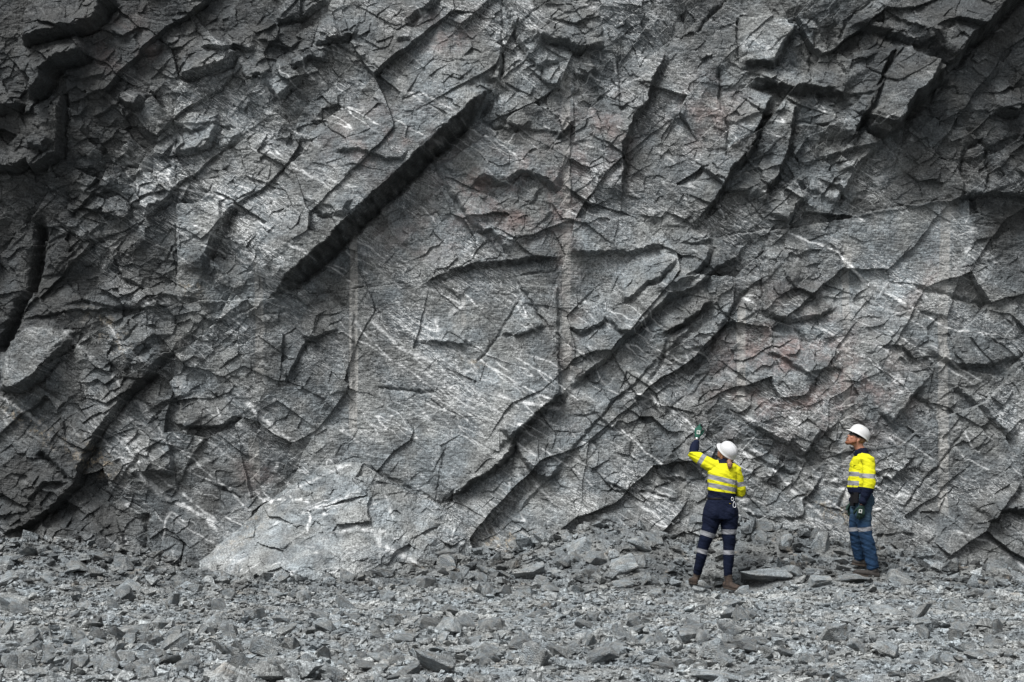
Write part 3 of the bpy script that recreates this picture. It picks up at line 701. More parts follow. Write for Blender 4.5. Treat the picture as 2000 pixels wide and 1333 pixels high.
# nothing inside the boots' places
BOOTS = [(2.18, 16.95), (2.18, 16.8), (2.52, 16.86), (2.58, 16.75), (2.68, 16.7), (4.25, 16.88), (4.15, 16.87), (4.02, 16.86), (4.1, 17.16), (4.2, 17.16)]
ok = np.ones(len(P), bool)
for bx, by in BOOTS: ok &= (np.hypot(P[:, 0] - bx, P[:, 1] - by) > .13 + S * .6) | (S < .04)
for bx, by, W in rock_spots: ok &= (np.hypot(P[:, 0] - bx, P[:, 1] - by) > W * .45 + S * .3) | (S < .05)
P, S, gz = P[ok], S[ok], gz[ok]
inview = (np.abs(P[:, 0]) < P[:, 1] * .358) & (P[:, 1] > 10.0) & (P[:, 1] < 18.0)
app = np.where(inview, S / P[:, 1], 0); order = np.argsort(-app); single = order[:285]; rest = np.setdiff1d(np.arange(len(P)), single)
ZONE = [('at the front left', 'left foreground'), ('at the front centre', 'centre foreground'), ('at the front right', 'right foreground'),
        ('halfway back on the left', 'left middle ground'), ('halfway back at the centre', 'centre middle ground'), ('halfway back on the right', 'right middle ground'),
        ('against the rock face on the left', 'left scree'), ('against the rock face at the centre', 'centre scree'), ('against the rock face on the right', 'right scree')]
rm = rot_matrices(len(P), rr_, .34)
for n_, i in enumerate(single):
    x, y = P[i]; s = S[i]; px = CX + x * F / y
    zc = 0 if px < 667 else (1 if px < 1333 else 2); zr = 0 if y < 12.6 else (1 if y < 15.9 else 2)
    flat = rr_.rand() < .4; hgt = (.34 if flat else .62) + .15 * rr_.rand(); wid = .65 + .3 * rr_.rand()
    o = link('rock', BIGT[(i * 7 + n_) % len(BIGT)])
    o.scale = (s, s * wid, s * hgt); o.location = (x, y, gz[i] + s * hgt * .30)
    o.rotation_euler = Matrix(rm[i].tolist()).to_euler()
    where, zn = ZONE[zr * 3 + zc]; size = 'larger' if s > .2 else 'smaller'; shape = 'flat' if flat else 'chunky angular'
    tag(o, f'{size} {shape} grey rock in the loose rubble {where}', 'rock', f'{size} {shape} rocks, {zn}')

def merged(name, idx, r, squash, mat):
    vs_, fs_, tn = [], [], []; off = 0
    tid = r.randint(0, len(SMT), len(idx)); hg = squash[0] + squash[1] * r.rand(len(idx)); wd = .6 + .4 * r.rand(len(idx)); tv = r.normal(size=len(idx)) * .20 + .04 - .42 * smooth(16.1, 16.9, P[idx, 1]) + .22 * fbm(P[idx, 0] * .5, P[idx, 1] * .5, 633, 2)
    for t in range(len(SMT)):
        w = idx[tid == t]; k = tid == t
        if not len(w): continue
        v, f = SMT[t]; sc = np.stack([S[w], S[w] * wd[k], S[w] * hg[k]], -1)
        vv = np.einsum('nij,nvj->nvi', rm[w], v[None] * sc[:, None]) + np.stack([P[w, 0], P[w, 1], gz[w] + S[w] * hg[k] * (.22 + .35 * r.rand(len(w)))], -1)[:, None]
        ff = f[None] + (off + np.arange(len(w)) * len(v))[:, None, None]
        vs_.append(vv.reshape(-1, 3)); fs_.append(ff.reshape(-1, 3)); tn.append(np.repeat(tv[k], len(v))); off += len(w) * len(v)
    Vv = np.concatenate(vs_).astype(np.float32); Ff = np.concatenate(fs_).astype(np.int32); T = np.concatenate(tn)
    me = bpy.data.meshes.new(name); me.vertices.add(len(Vv)); me.vertices.foreach_set('co', Vv.ravel())
    me.loops.add(Ff.size); me.loops.foreach_set('vertex_index', Ff.ravel()); me.polygons.add(len(Ff)); me.polygons.foreach_set('loop_start', np.arange(0, Ff.size, 3, dtype=np.int32))
    me.polygons.foreach_set('use_smooth', np.zeros(len(Ff), bool)); me.update(calc_edges=True); at = me.attributes.new('tone', 'FLOAT', 'POINT'); at.data.foreach_set('value', T.astype(np.float32))
    return link(name, me, mat)
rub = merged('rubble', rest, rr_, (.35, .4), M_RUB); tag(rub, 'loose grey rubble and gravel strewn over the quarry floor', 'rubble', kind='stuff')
#PEOPLE
# ------------------------------------------------------------------ the outcrop at the foot of the face
OD = 17.75; OPM = F / OD
ou = np.arange(330, 960, 1.6, dtype=np.float32); ov = np.arange(885, 1165, 1.6, dtype=np.float32); OU, OV = np.meshgrid(ou, ov)
owu = OU + 5 * fbm(OU / 40, OV / 40, 801, 4, .6); owv = OV + 6 * fbm(OU / 40, OV / 40, 802, 4, .6)
def lobe(top, slope, base):
    T = np.array(top, float); return np.interp(owu, T[:, 0], T[:, 1], left=2000, right=2000), slope, base
def lobe_bump(top, slope, cap):
    T = np.array(top, float); ty = np.interp(owu, T[:, 0], T[:, 1]); ins = (owu > T[0, 0]) & (owu < T[-1, 0])
    d = (owv - ty) / OPM
    edge = np.minimum(owu - T[0, 0], T[-1, 0] - owu) / OPM
    return np.where(ins, np.minimum(np.minimum(d * slope + .06 * np.sign(d), edge * .9 + .02), cap), -.3)
b1_ = lobe_bump([(350,1122),(400,1078),(440,1042),(500,985),(560,946),(610,915),(660,902),(700,905),(735,932),(790,962),(840,1000),(880,1060),(900,1120)], .95, 1.15)
b2_ = lobe_bump([(700,985),(745,960),(800,972),(850,986),(885,1015),(915,1058),(926,1100)], .9, .75)
b3_ = lobe_bump([(490,992),(510,978),(590,974),(640,1000),(700,1040),(730,1110)], 1.25, 1.05)
bump_ = np.maximum(np.maximum(b1_, b2_), b3_)
# the smooth face that slants down to the left
tl = ((OU - 360) * .72 - (1118 - OV) * .9) / OPM
face = .10 + .9 * ((OV - 985) / OPM) + .35 * ((OU - 500) / OPM)
smoothf = blob(OU, OV, 455, 1050, 105, 26, -.76)
fo1, ro1, eo1 = facets(OU / 70 + .2 * fbm(OU / 50, OV / 50, 811, 2), OV / 46, 812, 1.4, .5); fo2, ro2, eo2 = facets(OU / 24 + OV / 50, OV / 17 - OU / 70, 822, 1.5, .5)
det = (fo1 * .15 + fo2 * .035 + .035 * fbm(OU / 20, OV / 14, 831, 4, .6)) * (1 - .85 * smoothf)
wy = YW - np.array([[0.0]])
ii = np.clip(np.searchsorted(us, CX + (OU - CX) * PM / OPM), 0, len(us) - 1); jj = np.clip(np.searchsorted(vs, CY + (OV - CY) * PM / OPM), 0, len(vs) - 1)
base_y = YW - .12 + .0 * OU - np.minimum(.25 * smooth(1040, 1120, OV), .25)
OY = np.where(bump_ > 0, base_y - bump_ - det * smooth(0, .15, bump_), YW + .5)
ovein = np.zeros_like(OU)
for pts, w_, s_ in ([(500,986),(520,978),(565,975),(600,982)],5,1.0), ([(560,960),(620,930),(680,905)],6,.5), ([(570,1010),(600,1000),(640,985),(700,960)],6,.6), ([(590,990),(605,1015),(600,1045)],5,.8), ([(720,1040),(780,1080),(830,1110)],10,.5), ([(860,1000),(885,1030),(880,1065)],3,.7), ([(640,1040),(700,1030),(760,1045)],6,.5), ([(740,960),(760,1000),(765,1020)],4,.5):
    s, t, L = seg_field(pts, OU + 9 * fbm(OU / 30, OV / 30, 841, 4, .6), OV + 9 * fbm(OU / 30, OV / 30, 842, 4, .6)); e = np.minimum(t, 1 - t) * L
    ovein = np.maximum(ovein, np.exp(-(s / (w_ * .5)) ** 2) * s_ * smooth(0, 15, e) * smooth(-.4, .2, fbm(OU / 12, OV / 12, 843, 3)))
q = OU * .30 + OV * .95; n = gnoise(q / 13 + fbm(OU / 50, OV / 50, 851, 3), OU / 90, 852)
ovein = np.maximum(ovein, smooth(.10, 0, np.abs(n)) * smooth(-.1, .4, fbm(OU / 60, OV / 40, 853, 3)) * .6 * (1 - smoothf))
otone = .24 + .25 * fbm(OU / 50, OV / 40, 861, 4) + .12 * (ro2 - .5) - .02 * smoothf
me = grid_mesh('rock_outcrop', ((OU - CX) / OPM)[::-1], OY[::-1], (CAMZ + (CY - OV) / OPM)[::-1], {'vein': ovein[::-1], 'tone': otone[::-1], 'ochre': (.5 * blob(OU, OV, 470, 1040, 60, 16, -.7))[::-1]})
# leave out what lies behind the face
keep = (bump_[::-1] > 0).ravel(); bm = bmesh.new(); bm.from_mesh(me); bm.verts.ensure_lookup_table()
bmesh.ops.delete(bm, geom=[v for v, k_ in zip(bm.verts, keep) if not k_], context='VERTS')
# give the edge a skirt that runs back into the face
ext = bmesh.ops.extrude_edge_only(bm, edges=[e for e in bm.edges if e.is_boundary])
for g in ext['geom']:
    if isinstance(g, bmesh.types.BMVert): g.co.y = YW + .3
bm.to_mesh(me); bm.free()
outc = link('rock_outcrop', me, M_OUT); tag(outc, 'pale bedrock hump with white veins and a smooth left side at the cliff foot', 'rock outcrop')

# ------------------------------------------------------------------ people
def frame(d, ref):
    d = Vector(d).normalized(); r = Vector(ref); r = (r - d * r.dot(d)).normalized(); return d, r, d.cross(r)

class Body:
    """collects closed tapering tubes and lumps; done() fuses them into one continuous skin"""
    def __init__(s): s.bm = bmesh.new()
    def loft(s, secs, ref=(1, 0, 0), n=20, flat=False, sq=2.0):
        """secs: (centre, radius along ref, radius across); flat keeps every section horizontal"""
        C = [Vector(c[0]) for c in secs]; rings = []
        for i, c in enumerate(secs):
            if flat: d, a, b = Vector((0, 0, 1)), Vector((1, 0, 0)), Vector((0, 1, 0))
            else:
                d = (C[min(i + 1, len(C) - 1)] - C[max(i - 1, 0)]); d, a, b = frame(d, ref)
            ring = []
            for k in range(n):
                t = 2 * math.pi * k / n; ct, st = math.cos(t), math.sin(t)
                ct = math.copysign(abs(ct) ** (2 / sq), ct); st = math.copysign(abs(st) ** (2 / sq), st)
                ring.append(s.bm.verts.new(C[i] + a * c[1] * ct + b * c[2] * st))
            rings.append((ring, d, min(c[1], c[2])))
        for (r0, _, _), (r1, _, _) in zip(rings, rings[1:]):
            for k in range(n): s.bm.faces.new((r0[k], r0[(k + 1) % n], r1[(k + 1) % n], r1[k]))
        for (ring, d, rad), sg in ((rings[0], -1), (rings[-1], 1)):
            cc = sum((v.co for v in ring), Vector()) / n; tip = s.bm.verts.new(cc + d * sg * rad * .45)
            mid = [s.bm.verts.new(cc + (v.co - cc) * .72 + d * sg * rad * .30) for v in ring]
            for k in range(n):
                a_, b_ = ring[k], ring[(k + 1) % n]; c_, d_ = mid[(k + 1) % n], mid[k]
                s.bm.faces.new((a_, d_, c_, b_) if sg > 0 else (a_, b_, c_, d_)); s.bm.faces.new((d_, tip, c_) if sg > 0 else (d_, c_, tip))
        return s
    def ball(s, c, r, rot=None, seg=20):
        m = Matrix.Translation(Vector(c)) @ (rot.to_4x4() if rot else Matrix.Identity(4)) @ Matrix.Diagonal((*r, 1))
        bmesh.ops.create_uvsphere(s.bm, u_segments=seg, v_segments=seg // 2 + 2, radius=1, matrix=m); return s
    def done(s, name, mat, parent, voxel=.009, iters=3, wrinkle=0.0, wscale=14, seed=0, attrs=None, raw=False):
        bmesh.ops.recalc_face_normals(s.bm, faces=s.bm.faces[:])
        me = bpy.data.meshes.new(name); s.bm.to_mesh(me); s.bm.free()
        if not raw:
            t = bpy.data.objects.new('tmp', me); COL.objects.link(t)
            md = t.modifiers.new('r', 'REMESH'); md.mode = 'VOXEL'; md.voxel_size = voxel; md.use_smooth_shade = True
            sm = t.modifiers.new('s', 'SMOOTH'); sm.factor = .5; sm.iterations = iters
            dg = bpy.context.evaluated_depsgraph_get(); dg.update()
            me2 = bpy.data.meshes.new_from_object(t.evaluated_get(dg)); me2.name = name; bpy.data.objects.remove(t); bpy.data.meshes.remove(me); me = me2
        me.polygons.foreach_set('use_smooth', np.ones(len(me.polygons), bool))
        nv = len(me.vertices); P_ = np.zeros(nv * 3, np.float32); me.vertices.foreach_get('co', P_); P_ = P_.reshape(-1, 3)
        if wrinkle:
            N_ = np.zeros(nv * 3, np.float32); me.vertices.foreach_get('normal', N_); N_ = N_.reshape(-1, 3)
            a = P_[:, 0] * wscale * .7 + P_[:, 1] * wscale * .6; b = P_[:, 2] * wscale + P_[:, 0] * wscale * .5
            f = np.abs(fbm(a, b, 940 + seed, 3, .5)); g = fbm(a * .5 + 7, b * 2.1, 960 + seed, 3)
            P_ = P_ + N_ * (wrinkle * (.35 - f + .55 * g))[:, None]; me.vertices.foreach_set('co', P_.ravel()); me.update()
        for k, fn in (attrs or {}).items():
            at = me.attributes.new(k, 'FLOAT', 'POINT'); at.data.foreach_set('value', np.asarray(fn(P_), np.float32))
        while me.materials: me.materials.pop()
        return link(name, me, mat, parent)

def cloth(name, base, navy=(.0035, .006, .017), tape=(.17, .172, .185), rough=.85, weave=300, fade=None, var=.12):
    k = NT(name); co = k.n('ShaderNodeTexCoord').outputs['Object']
    n1 = k.noise(co, 9, 4, .6); n2 = k.noise(co, weave, 2, .6)
    v = k.math('MULTIPLY', k.ramp(n1, .3, .7, 1 - var, 1 + var), k.ramp(n2, .3, .7, .93, 1.07))
    c = k.mix(k.math('GREATER_THAN', k.attr('navy'), 0.0), base, navy)
    if fade: c = k.mix(k.ramp(k.attr('fade'), 0, 1), c, fade)
    c = k.mix(k.math('GREATER_THAN', k.attr('tape'), 0.0), c, tape)
    sc = k.n('ShaderNodeVectorMath', {0: c}, operation='SCALE'); k.link(v, sc.inputs['Scale'])
    k.link(sc.outputs[0], k.b.inputs['Base Color']); k.b.inputs['Roughness'].default_value = rough; k.b.inputs['Specular IOR Level'].default_value = .12
    h = k.math('ADD', k.math('MULTIPLY', k.noise(k.mapping(co, scale=(1, 1, 2.2)), 14, 3, .5, .6), .012), k.math('MULTIPLY', n2, .0006))
    bp = k.n('ShaderNodeBump', {'Height': h, 'Strength': .7, 'Distance': 1.0}); k.link(bp.outputs[0], k.b.inputs['Normal']); return k.m

def plain(name, col, rough=.6, var=.15, scale=30, bump=.002, col2=None, spec=.4, coat=0):
    k = NT(name); co = k.n('ShaderNodeTexCoord').outputs['Object']; n = k.noise(co, scale, 5, .6)
    if col2: c = k.mix(k.ramp(n, .38, .62), col, col2)
    else:
        sc = k.n('ShaderNodeVectorMath', {0: (*col,)}, operation='SCALE'); k.link(k.ramp(n, .3, .7, 1 - var, 1 + var), sc.inputs['Scale']); c = sc.outputs[0]
    k.link(c, k.b.inputs['Base Color']); k.b.inputs['Roughness'].default_value = rough; k.b.inputs['Specular IOR Level'].default_value = spec; k.b.inputs['Coat Weight'].default_value = coat
    if bump:
        bp = k.n('ShaderNodeBump', {'Height': k.math('MULTIPLY', n, bump), 'Strength': .8, 'Distance': 1.0}); k.link(bp.outputs[0], k.b.inputs['Normal'])
    return k.m

M_SHIRT = cloth('hi_vis_cotton', (.44, .425, .010)); M_NAVY = cloth('navy_drill', (.0028, .0050, .015)); M_JEAN = cloth('denim', (.009, .024, .052), weave=500, fade=(.034, .060, .084), var=.3)
M_SKIN = plain('skin', (.27, .125, .080), .55, .10, 25, .001); M_HAT = plain('helmet_shell', (.40, .403, .41), .28, .03, 8, .0, spec=.5, coat=.3)
M_HATM = plain('scuffed_helmet_shell', (.40, .40, .40), .3, .03, 8, .0, col2=None, spec=.5, coat=.3)
M_GLOVE = plain('green_knit_glove', (.001, .045, .028), .8, .2, 200, .002); M_GLOVED = plain('dark_green_glove', (.001, .016, .010), .8, .3, 200, .002)
M_BLACK = plain('black_plastic', (.004, .004, .005), .6, .2, 60, .0005, spec=.12); M_BOOT = plain('brown_suede', (.016, .011, .009), .9, .3, 40, .003, col2=(.038, .025, .018)); M_BOOTD = plain('grey_brown_leather', (.018, .015, .013), .8, .3, 40, .003)
M_SOLE = plain('boot_sole', (.035, .026, .02), .85, .2, 50, .002); M_HAIR = plain('brown_hair', (.105, .048, .026), .6, .4, 60, .004, col2=(.17, .085, .045)); M_BEARD = plain('ginger_beard', (.085, .028, .011), .8, .4, 140, .004, col2=(.14, .05, .02))
M_STEEL = plain('brushed_steel', (.55, .56, .58), .35, .1, 60, .0); M_STEEL.node_tree.nodes['Principled BSDF'].inputs['Metallic'].default_value = .6
M_LABEL = plain('white_print', (.33, .34, .32), .7, .1, 40, 0); M_LENS = plain('dark_lens', (.006, .006, .007), .12, .1, 20, 0, spec=.6); M_STAIN = plain('orange_smudge', (.60, .36, .24), .5, .2, 30, 0); M_YEL = plain('yellow_tab', (.55, .40, .02), .8, .1, 30, 0)

def hand(B, wrist, d, n, side, spread=.10, curls=(.3, .3, .3, .3), thumb=.5, scale=1.0, thumb_side=1, grow=0.0):
    """palm and five bent fingers; d points along the hand, n out of the palm, side towards the thumb"""
    d = Vector(d).normalized(); n = Vector(n); n = (n - d * n.dot(d)).normalized(); sd = Vector(side); sd = (sd - d * sd.dot(d) - n * sd.dot(n)).normalized(); w = Vector(wrist)
    S_ = scale; g = grow
    B.loft([(w - d * .01, .027 * S_ + g, .020 * S_ + g), (w + d * .02 * S_, .031 * S_ + g, .017 * S_ + g), (w + d * .055 * S_, .040 * S_ + g, .016 * S_ + g), (w + d * .088 * S_, .041 * S_ + g, .014 * S_ + g)], ref=sd, n=14)
    tips = []
    for i, (off, L_) in enumerate(((.030, .070), (.010, .080), (-.010, .074), (-.029, .058))):
        p = w + d * (.080 - .004 * abs(i - 1)) * S_ + sd * off * S_; dr = (d + sd * (off * spread * 12)).normalized(); a = 0; pts = [(p, .0095 * S_ + g, .0095 * S_ + g)]
        for j, f in enumerate((.45, .32, .23)):
            a += curls[i] * (1.0 if j else .6); v = dr * math.cos(a) + n * math.sin(a); p = p + v * L_ * f * S_; rr = (.0090 - .0008 * j) * S_ + g; pts.append((p, rr, rr))
        B.loft(pts, ref=sd, n=10); tips.append(p)
    p = w + d * .022 * S_ + sd * .026 * S_; v = (sd * (.85 - .35 * thumb) + d * .6 + n * (.25 + .4 * thumb)).normalized(); pts = [(p, .0125 * S_ + g, .0125 * S_ + g)]
    for j, f in enumerate((.040, .030, .025)):
        p = p + v * f * S_; rr = (.0115 - .001 * j) * S_ + g; pts.append((p, rr, rr)); v = (v * (1 - thumb * .45) + d * thumb * .45 + n * thumb * .25).normalized()
    B.loft(pts, ref=n, n=10); return tips

def head(B, H, f, u, neck):
    f = Vector(f).normalized(); u = Vector(u); u = (u - f * u.dot(f)).normalized(); r = f.cross(u); rot = Matrix((f, r, u)).transposed(); q = lambda a, b, c: Vector(H) + f * a + r * b + u * c
    B.ball(q(-.008, 0, .035), (.098, .077, .098), rot); B.ball(q(.03, 0, -.035), (.066, .062, .075), rot)
    B.loft([(q(.035, 0, -.055), .048, .05), (q(.060, 0, -.088), .034, .034), (q(.076, 0, -.104), .020, .018)], ref=r, n=14)       # jaw and chin
    B.loft([(q(.080, 0, .012), .009, .010), (q(.098, 0, -.012), .010, .010), (q(.109, 0, -.034), .014, .010)], ref=r, n=10)        # nose
    B.ball(q(.080, 0, .028), (.016, .050, .010), rot); B.ball(q(.090, 0, -.068), (.011, .024, .0075), rot); B.ball(q(.087, 0, -.080), (.011, .021, .007), rot)   # brow, lips
    for s_ in (-1, 1):
        B.ball(q(.062, s_ * .042, -.03), (.026, .020, .020), rot)                                                                                 # cheek
        B.ball(q(-.010, s_ * .078, -.018), (.018, .008, .030), rot); B.ball(q(-.004, s_ * .080, -.040), (.010, .007, .012), rot)                 # ear and lobe
    B.loft([(Vector(neck), .060, .060), (Vector(neck).lerp(q(-.02, 0, -.05), .5), .054, .056), (q(-.02, 0, -.04), .054, .060)], ref=r, n=16)
    return q, rot, r

def eyes(q, rot, parent):
    for s_ in (-1, 1):
        B = Body(); B.ball(q(.081, s_ * .032, 0), (.011, .0125, .0115), rot, 12); B.done('eye', M_LABEL, parent, raw=True)

def helmet(H, f, u, parent, mat, stain=False, k=1.0):
    kk = k
    f = Vector(f).normalized(); u = Vector(u); u = (u - f * u.dot(f)).normalized(); r = f.cross(u); q = lambda a, b, c: Vector(H) + f * a * kk + r * b * kk + u * c * kk
    bm = bmesh.new(); n = 64; rings = []; m_ = 16
    for i in range(m_ + 1):
        ph = (math.pi / 2) * i / m_; ring = []
        for k in range(n):
            t = 2 * math.pi * k / n; c, s_ = math.cos(t), math.sin(t); cr = math.cos(ph) ** .80
            rf, rs = (.126 if c > 0 else .132), .107
            ridge = .0065 * math.exp(-((s_ * rs * cr) / .013) ** 2) + .004 * math.exp(-((abs(s_ * rs * cr) - .040) / .008) ** 2) * (1 if i > 2 else 0)
            ring.append(bm.verts.new(q(c * rf * cr, s_ * rs * cr, .052 + .108 * math.sin(ph) + ridge * min(1, i / 3) )))
        rings.append(ring)
    for a, b in zip(rings, rings[1:]):
        for k in range(n): bm.faces.new((a[k], a[(k + 1) % n], b[(k + 1) % n], b[k]))
    # rolled rim below the shell, running out into the peak in front
    low = []
    for (o1, dz, pk) in ((.003, -.010, .008), (.009, -.018, .036), (.010, -.023, .038), (.006, -.024, .034), (-.004, -.010, .0)):
        ring = []
        for k in range(n):
            t = 2 * math.pi * k / n; c, s_ = math.cos(t), math.sin(t); rf, rs = (.126 if c > 0 else .132), .107
            p = max(0, c) ** 2.2 * pk; back = max(0, -c) ** 2 * .010
            ring.append(bm.verts.new(q(c * (rf + o1) + p, s_ * (rs + o1), .052 + dz - back - .010 * max(0, c) ** 2 * (1 if pk > .02 else 0))))
        low.append(ring)
    al = [rings[0]] + low
    for a, b in zip(al, al[1:]):
        for k in range(n): bm.faces.new((b[k], b[(k + 1) % n], a[(k + 1) % n], a[k]))
    # inside of the shell
    bmesh.ops.contextual_create(bm, geom=[e for e in bm.edges if e.is_boundary and e.verts[0] in low[-1]])
    bmesh.ops.remove_doubles(bm, verts=bm.verts[:], dist=.0004); bmesh.ops.recalc_face_normals(bm, faces=bm.faces[:])
    me = bpy.data.meshes.new('helmet'); bm.to_mesh(me); bm.free(); me.polygons.foreach_set('use_smooth', np.ones(len(me.polygons), bool))
    o = link('helmet', me, mat, parent)
    # the harness band under the shell
    B = Body(); B.loft([(q(-.004, 0, .018), .101, .084), (q(-.004, 0, .040), .103, .086)], ref=f, n=32); B.done('headband', M_BLACK, o, raw=True)
    if stain:
        B = Body(); B.ball(q(.012, .0, .0) - r * 0 + Vector((0, 0, 0)), (.001, .001, .001)); B.bm.free()
        c0 = q(.035, 0, .0); d_ = (u * .52 - Vector((0, 1, 0)) * .85).normalized(); ctr = q(.028, 0, .052)
        B = Body(); p = ctr + Vector((0, -1, 0)) * .086 + u * .058
        B.ball(p, (.010, .004, .007), None, 12); B.done('smudge', M_STAIN, o, raw=True)
    return o

def band(p0, p1, ext, at, half, tilt=0.0):
    """signed width of a tape wrapped round the limb p0-p1"""
    a = np.array(p0); b = np.array(p1); d = (b - a) / np.linalg.norm(b - a)
    return lambda P_: (lambda t, r: np.where(r < ext, half - np.abs(t - at * np.linalg.norm(b - a) + tilt * (P_[:, 0] - (a[0] + (b[0] - a[0]) * at))), -1))((P_ - a) @ d, np.linalg.norm((P_ - a) - ((P_ - a) @ d)[:, None] * d, axis=1))

def boot(parent, heel, toe, ankle, mat, sole_mat, hgt=.13, wid=.048, cuff=.055):
    heel, toe, ankle = Vector(heel), Vector(toe), Vector(ankle); d = (toe - heel); L_ = d.length; d.normalize(); up = Vector((0, 0, 1)); up = (up - d * up.dot(d)).normalized(); sd = d.cross(up)
    B = Body(); w = wid
    B.loft([(heel + d * .01 + up * .045, w * .72, .040), (heel + d * .06 + up * .048, w * .86, .045), (heel + d * L_ * .45 + up * .046, w * .90, .042), (heel + d * L_ * .68 + up * .038, w * 1.05, .034), (heel + d * L_ * .86 + up * .036, w * .98, .031), (heel + d * (L_ - .018) + up * .032, w * .70, .025)], ref=sd, n=18)
    B.loft([(heel + d * .055 + up * .05, .040, .052), (heel.lerp(ankle, .55) + d * .045, .040, .050), (ankle - up * .0, cuff * .86, cuff * .95), (ankle + up * .025, cuff * .9, cuff)], ref=sd, n=18)
    o = B.done('boot', mat, parent, .007, 2, .003, 22)
    bm = bmesh.new(); out = []
    for k in range(28):
        t = 2 * math.pi * k / 28; c, s_ = math.cos(t), math.sin(t); ww = w * (1.0 + .12 * c) * (1 - .12 * math.exp(-((c + .1) / .35) ** 2))
        out.append(heel + d * (L_ * .5 + math.copysign(abs(c) ** .75, c) * L_ * .5) + sd * math.copysign(abs(s_) ** .8, s_) * ww)
    lo = [bm.verts.new(p) for p in out]; hi = [bm.verts.new(p + up * .026) for p in out]; bm.faces.new(lo[::-1]); bm.faces.new(hi)
    for k in range(28): bm.faces.new((lo[k], lo[(k + 1) % 28], hi[(k + 1) % 28], hi[k]))
    bmesh.ops.recalc_face_normals(bm, faces=bm.faces[:]); bmesh.ops.bevel(bm, geom=[e for e in bm.edges if len(e.link_faces) == 2 and e.calc_face_angle(0) > 1], offset=.005, segments=2, affect='EDGES')
    me = bpy.data.meshes.new('sole'); bm.to_mesh(me); bm.free(); link('sole', me, sole_mat, o); return o

def person(label, loc):
    r = bpy.data.objects.new('person', None); COL.objects.link(r); r.location = loc; r.empty_display_size = .2; tag(r, label, 'person'); return r

def small_box(name, c, d, n, size, mat, parent, bev=.002):
    """a box with its length along d, its thickness along n"""
    d, n_, s_ = frame(d, n); rot = Matrix((s_, d, n_)).transposed().to_4x4(); bm = bmesh.new()
    bmesh.ops.create_cube(bm, size=1, matrix=Matrix.Translation(Vector(c)) @ rot @ Matrix.Diagonal((*size, 1)))
    if bev: bmesh.ops.bevel(bm, geom=bm.edges[:], offset=bev, segments=2, affect='EDGES')
    me = bpy.data.meshes.new(name); bm.to_mesh(me); bm.free(); return link(name, me, mat, parent)

# ---- the worker who points (seen from behind)
SC = F / 16.84
def W(px, py, y=0.0): return Vector(((px - 1405) / SC, y, (1150 - py) / SC))
wp = person('worker in navy trousers and white helmet, back turned, pointing up with a green glove', ((1405 - CX) / SC, 16.84, CAMZ + (CY - 1150) / SC))
px_ = lambda v: v / SC
shL, elL, wrL = W(1392, 911, .02), W(1354, 887, .07), W(1365.5, 858.5, .21)
shR, elR, wrR = W(1437, 920, .02), W(1449, 963, .04), W(1430, 962, .25)
hipL, knL, anL = W(1393, 1008, 0), W(1374, 1068, .03), W(1364, 1125, .11); hipR, knR, anR = W(1422, 1008, 0), W(1424, 1066, .0), W(1422, 1127, .0)
fW = Vector((-.62, .42, .66)); uW = Vector((.40, -.66, .64)); HW = W(1420, 886, .05)
B = Body()
B.loft([(W(1407, 1006), .155, .09), (W(1407, 990), .155, .10), (W(1409, 965), .115, .085), (W(1411, 935, .01), .13, .095), (W(1414, 915, .02), .14, .09), (W(1417, 905, .03), .07, .06)], flat=True)
B.loft([(shL, .050, .050), (elL, .036, .036), (wrL, .024, .021), (wrL + (wrL - elL) * .12, .024, .020)]); B.loft([(W(1405, 908, .02), .05, .05), (shL, .055, .055)])
B.loft([(shR, .050, .050), (elR, .036, .036), (wrR, .024, .021)]); B.loft([(W(1424, 910, .02), .05, .05), (shR, .055, .055)])
for h_, k_, a_ in ((hipL, knL, anL), (hipR, knR, anR)): B.loft([(h_, .070, .075), (h_.lerp(k_, .5), .058, .062), (k_, .048, .052), (k_.lerp(a_, .35), .048, .055), (a_, .033, .036), (a_ - Vector((0, 0, .03)), .030, .035)])
dH = (wrL - elL).normalized(); dHand = (W(1370, 826, .24) - W(1366.5, 853, .22)).normalized()
wH = W(1366.8, 853.5, .225)
hand(B, wH, dHand, (.35, .9, .1), (1, -.1, .1), curls=(.0, .22, .45, .7), thumb=1.3)
hand(B, wrR, (-.6, .4, .1), (0, .2, -1), (.3, .8, 0), curls=(.5, .6, .6, .6))
q, rot, rW = head(B, HW, fW, uW, W(1417.5, 903, .03))
bd = B.done('body', M_SKIN, wp, .008, 3)
eyes(q, rot, wp)
helmet(HW, fW, uW, wp, M_HAT, k=.93)
B = Body(); B.ball(q(-.045, 0, -.005), (.072, .078, .065), rot); B.loft([(q(-.095, 0, -.03), .030, .026), (W(1421, 902, -.10), .022, .022), (W(1422.5, 907, -.125), .031, .024), (W(1422, 912, -.125), .026, .020), (W(1421, 916, -.12), .010, .009)]); B.done('hair', M_HAIR, wp, .007, 1, .010, 40)
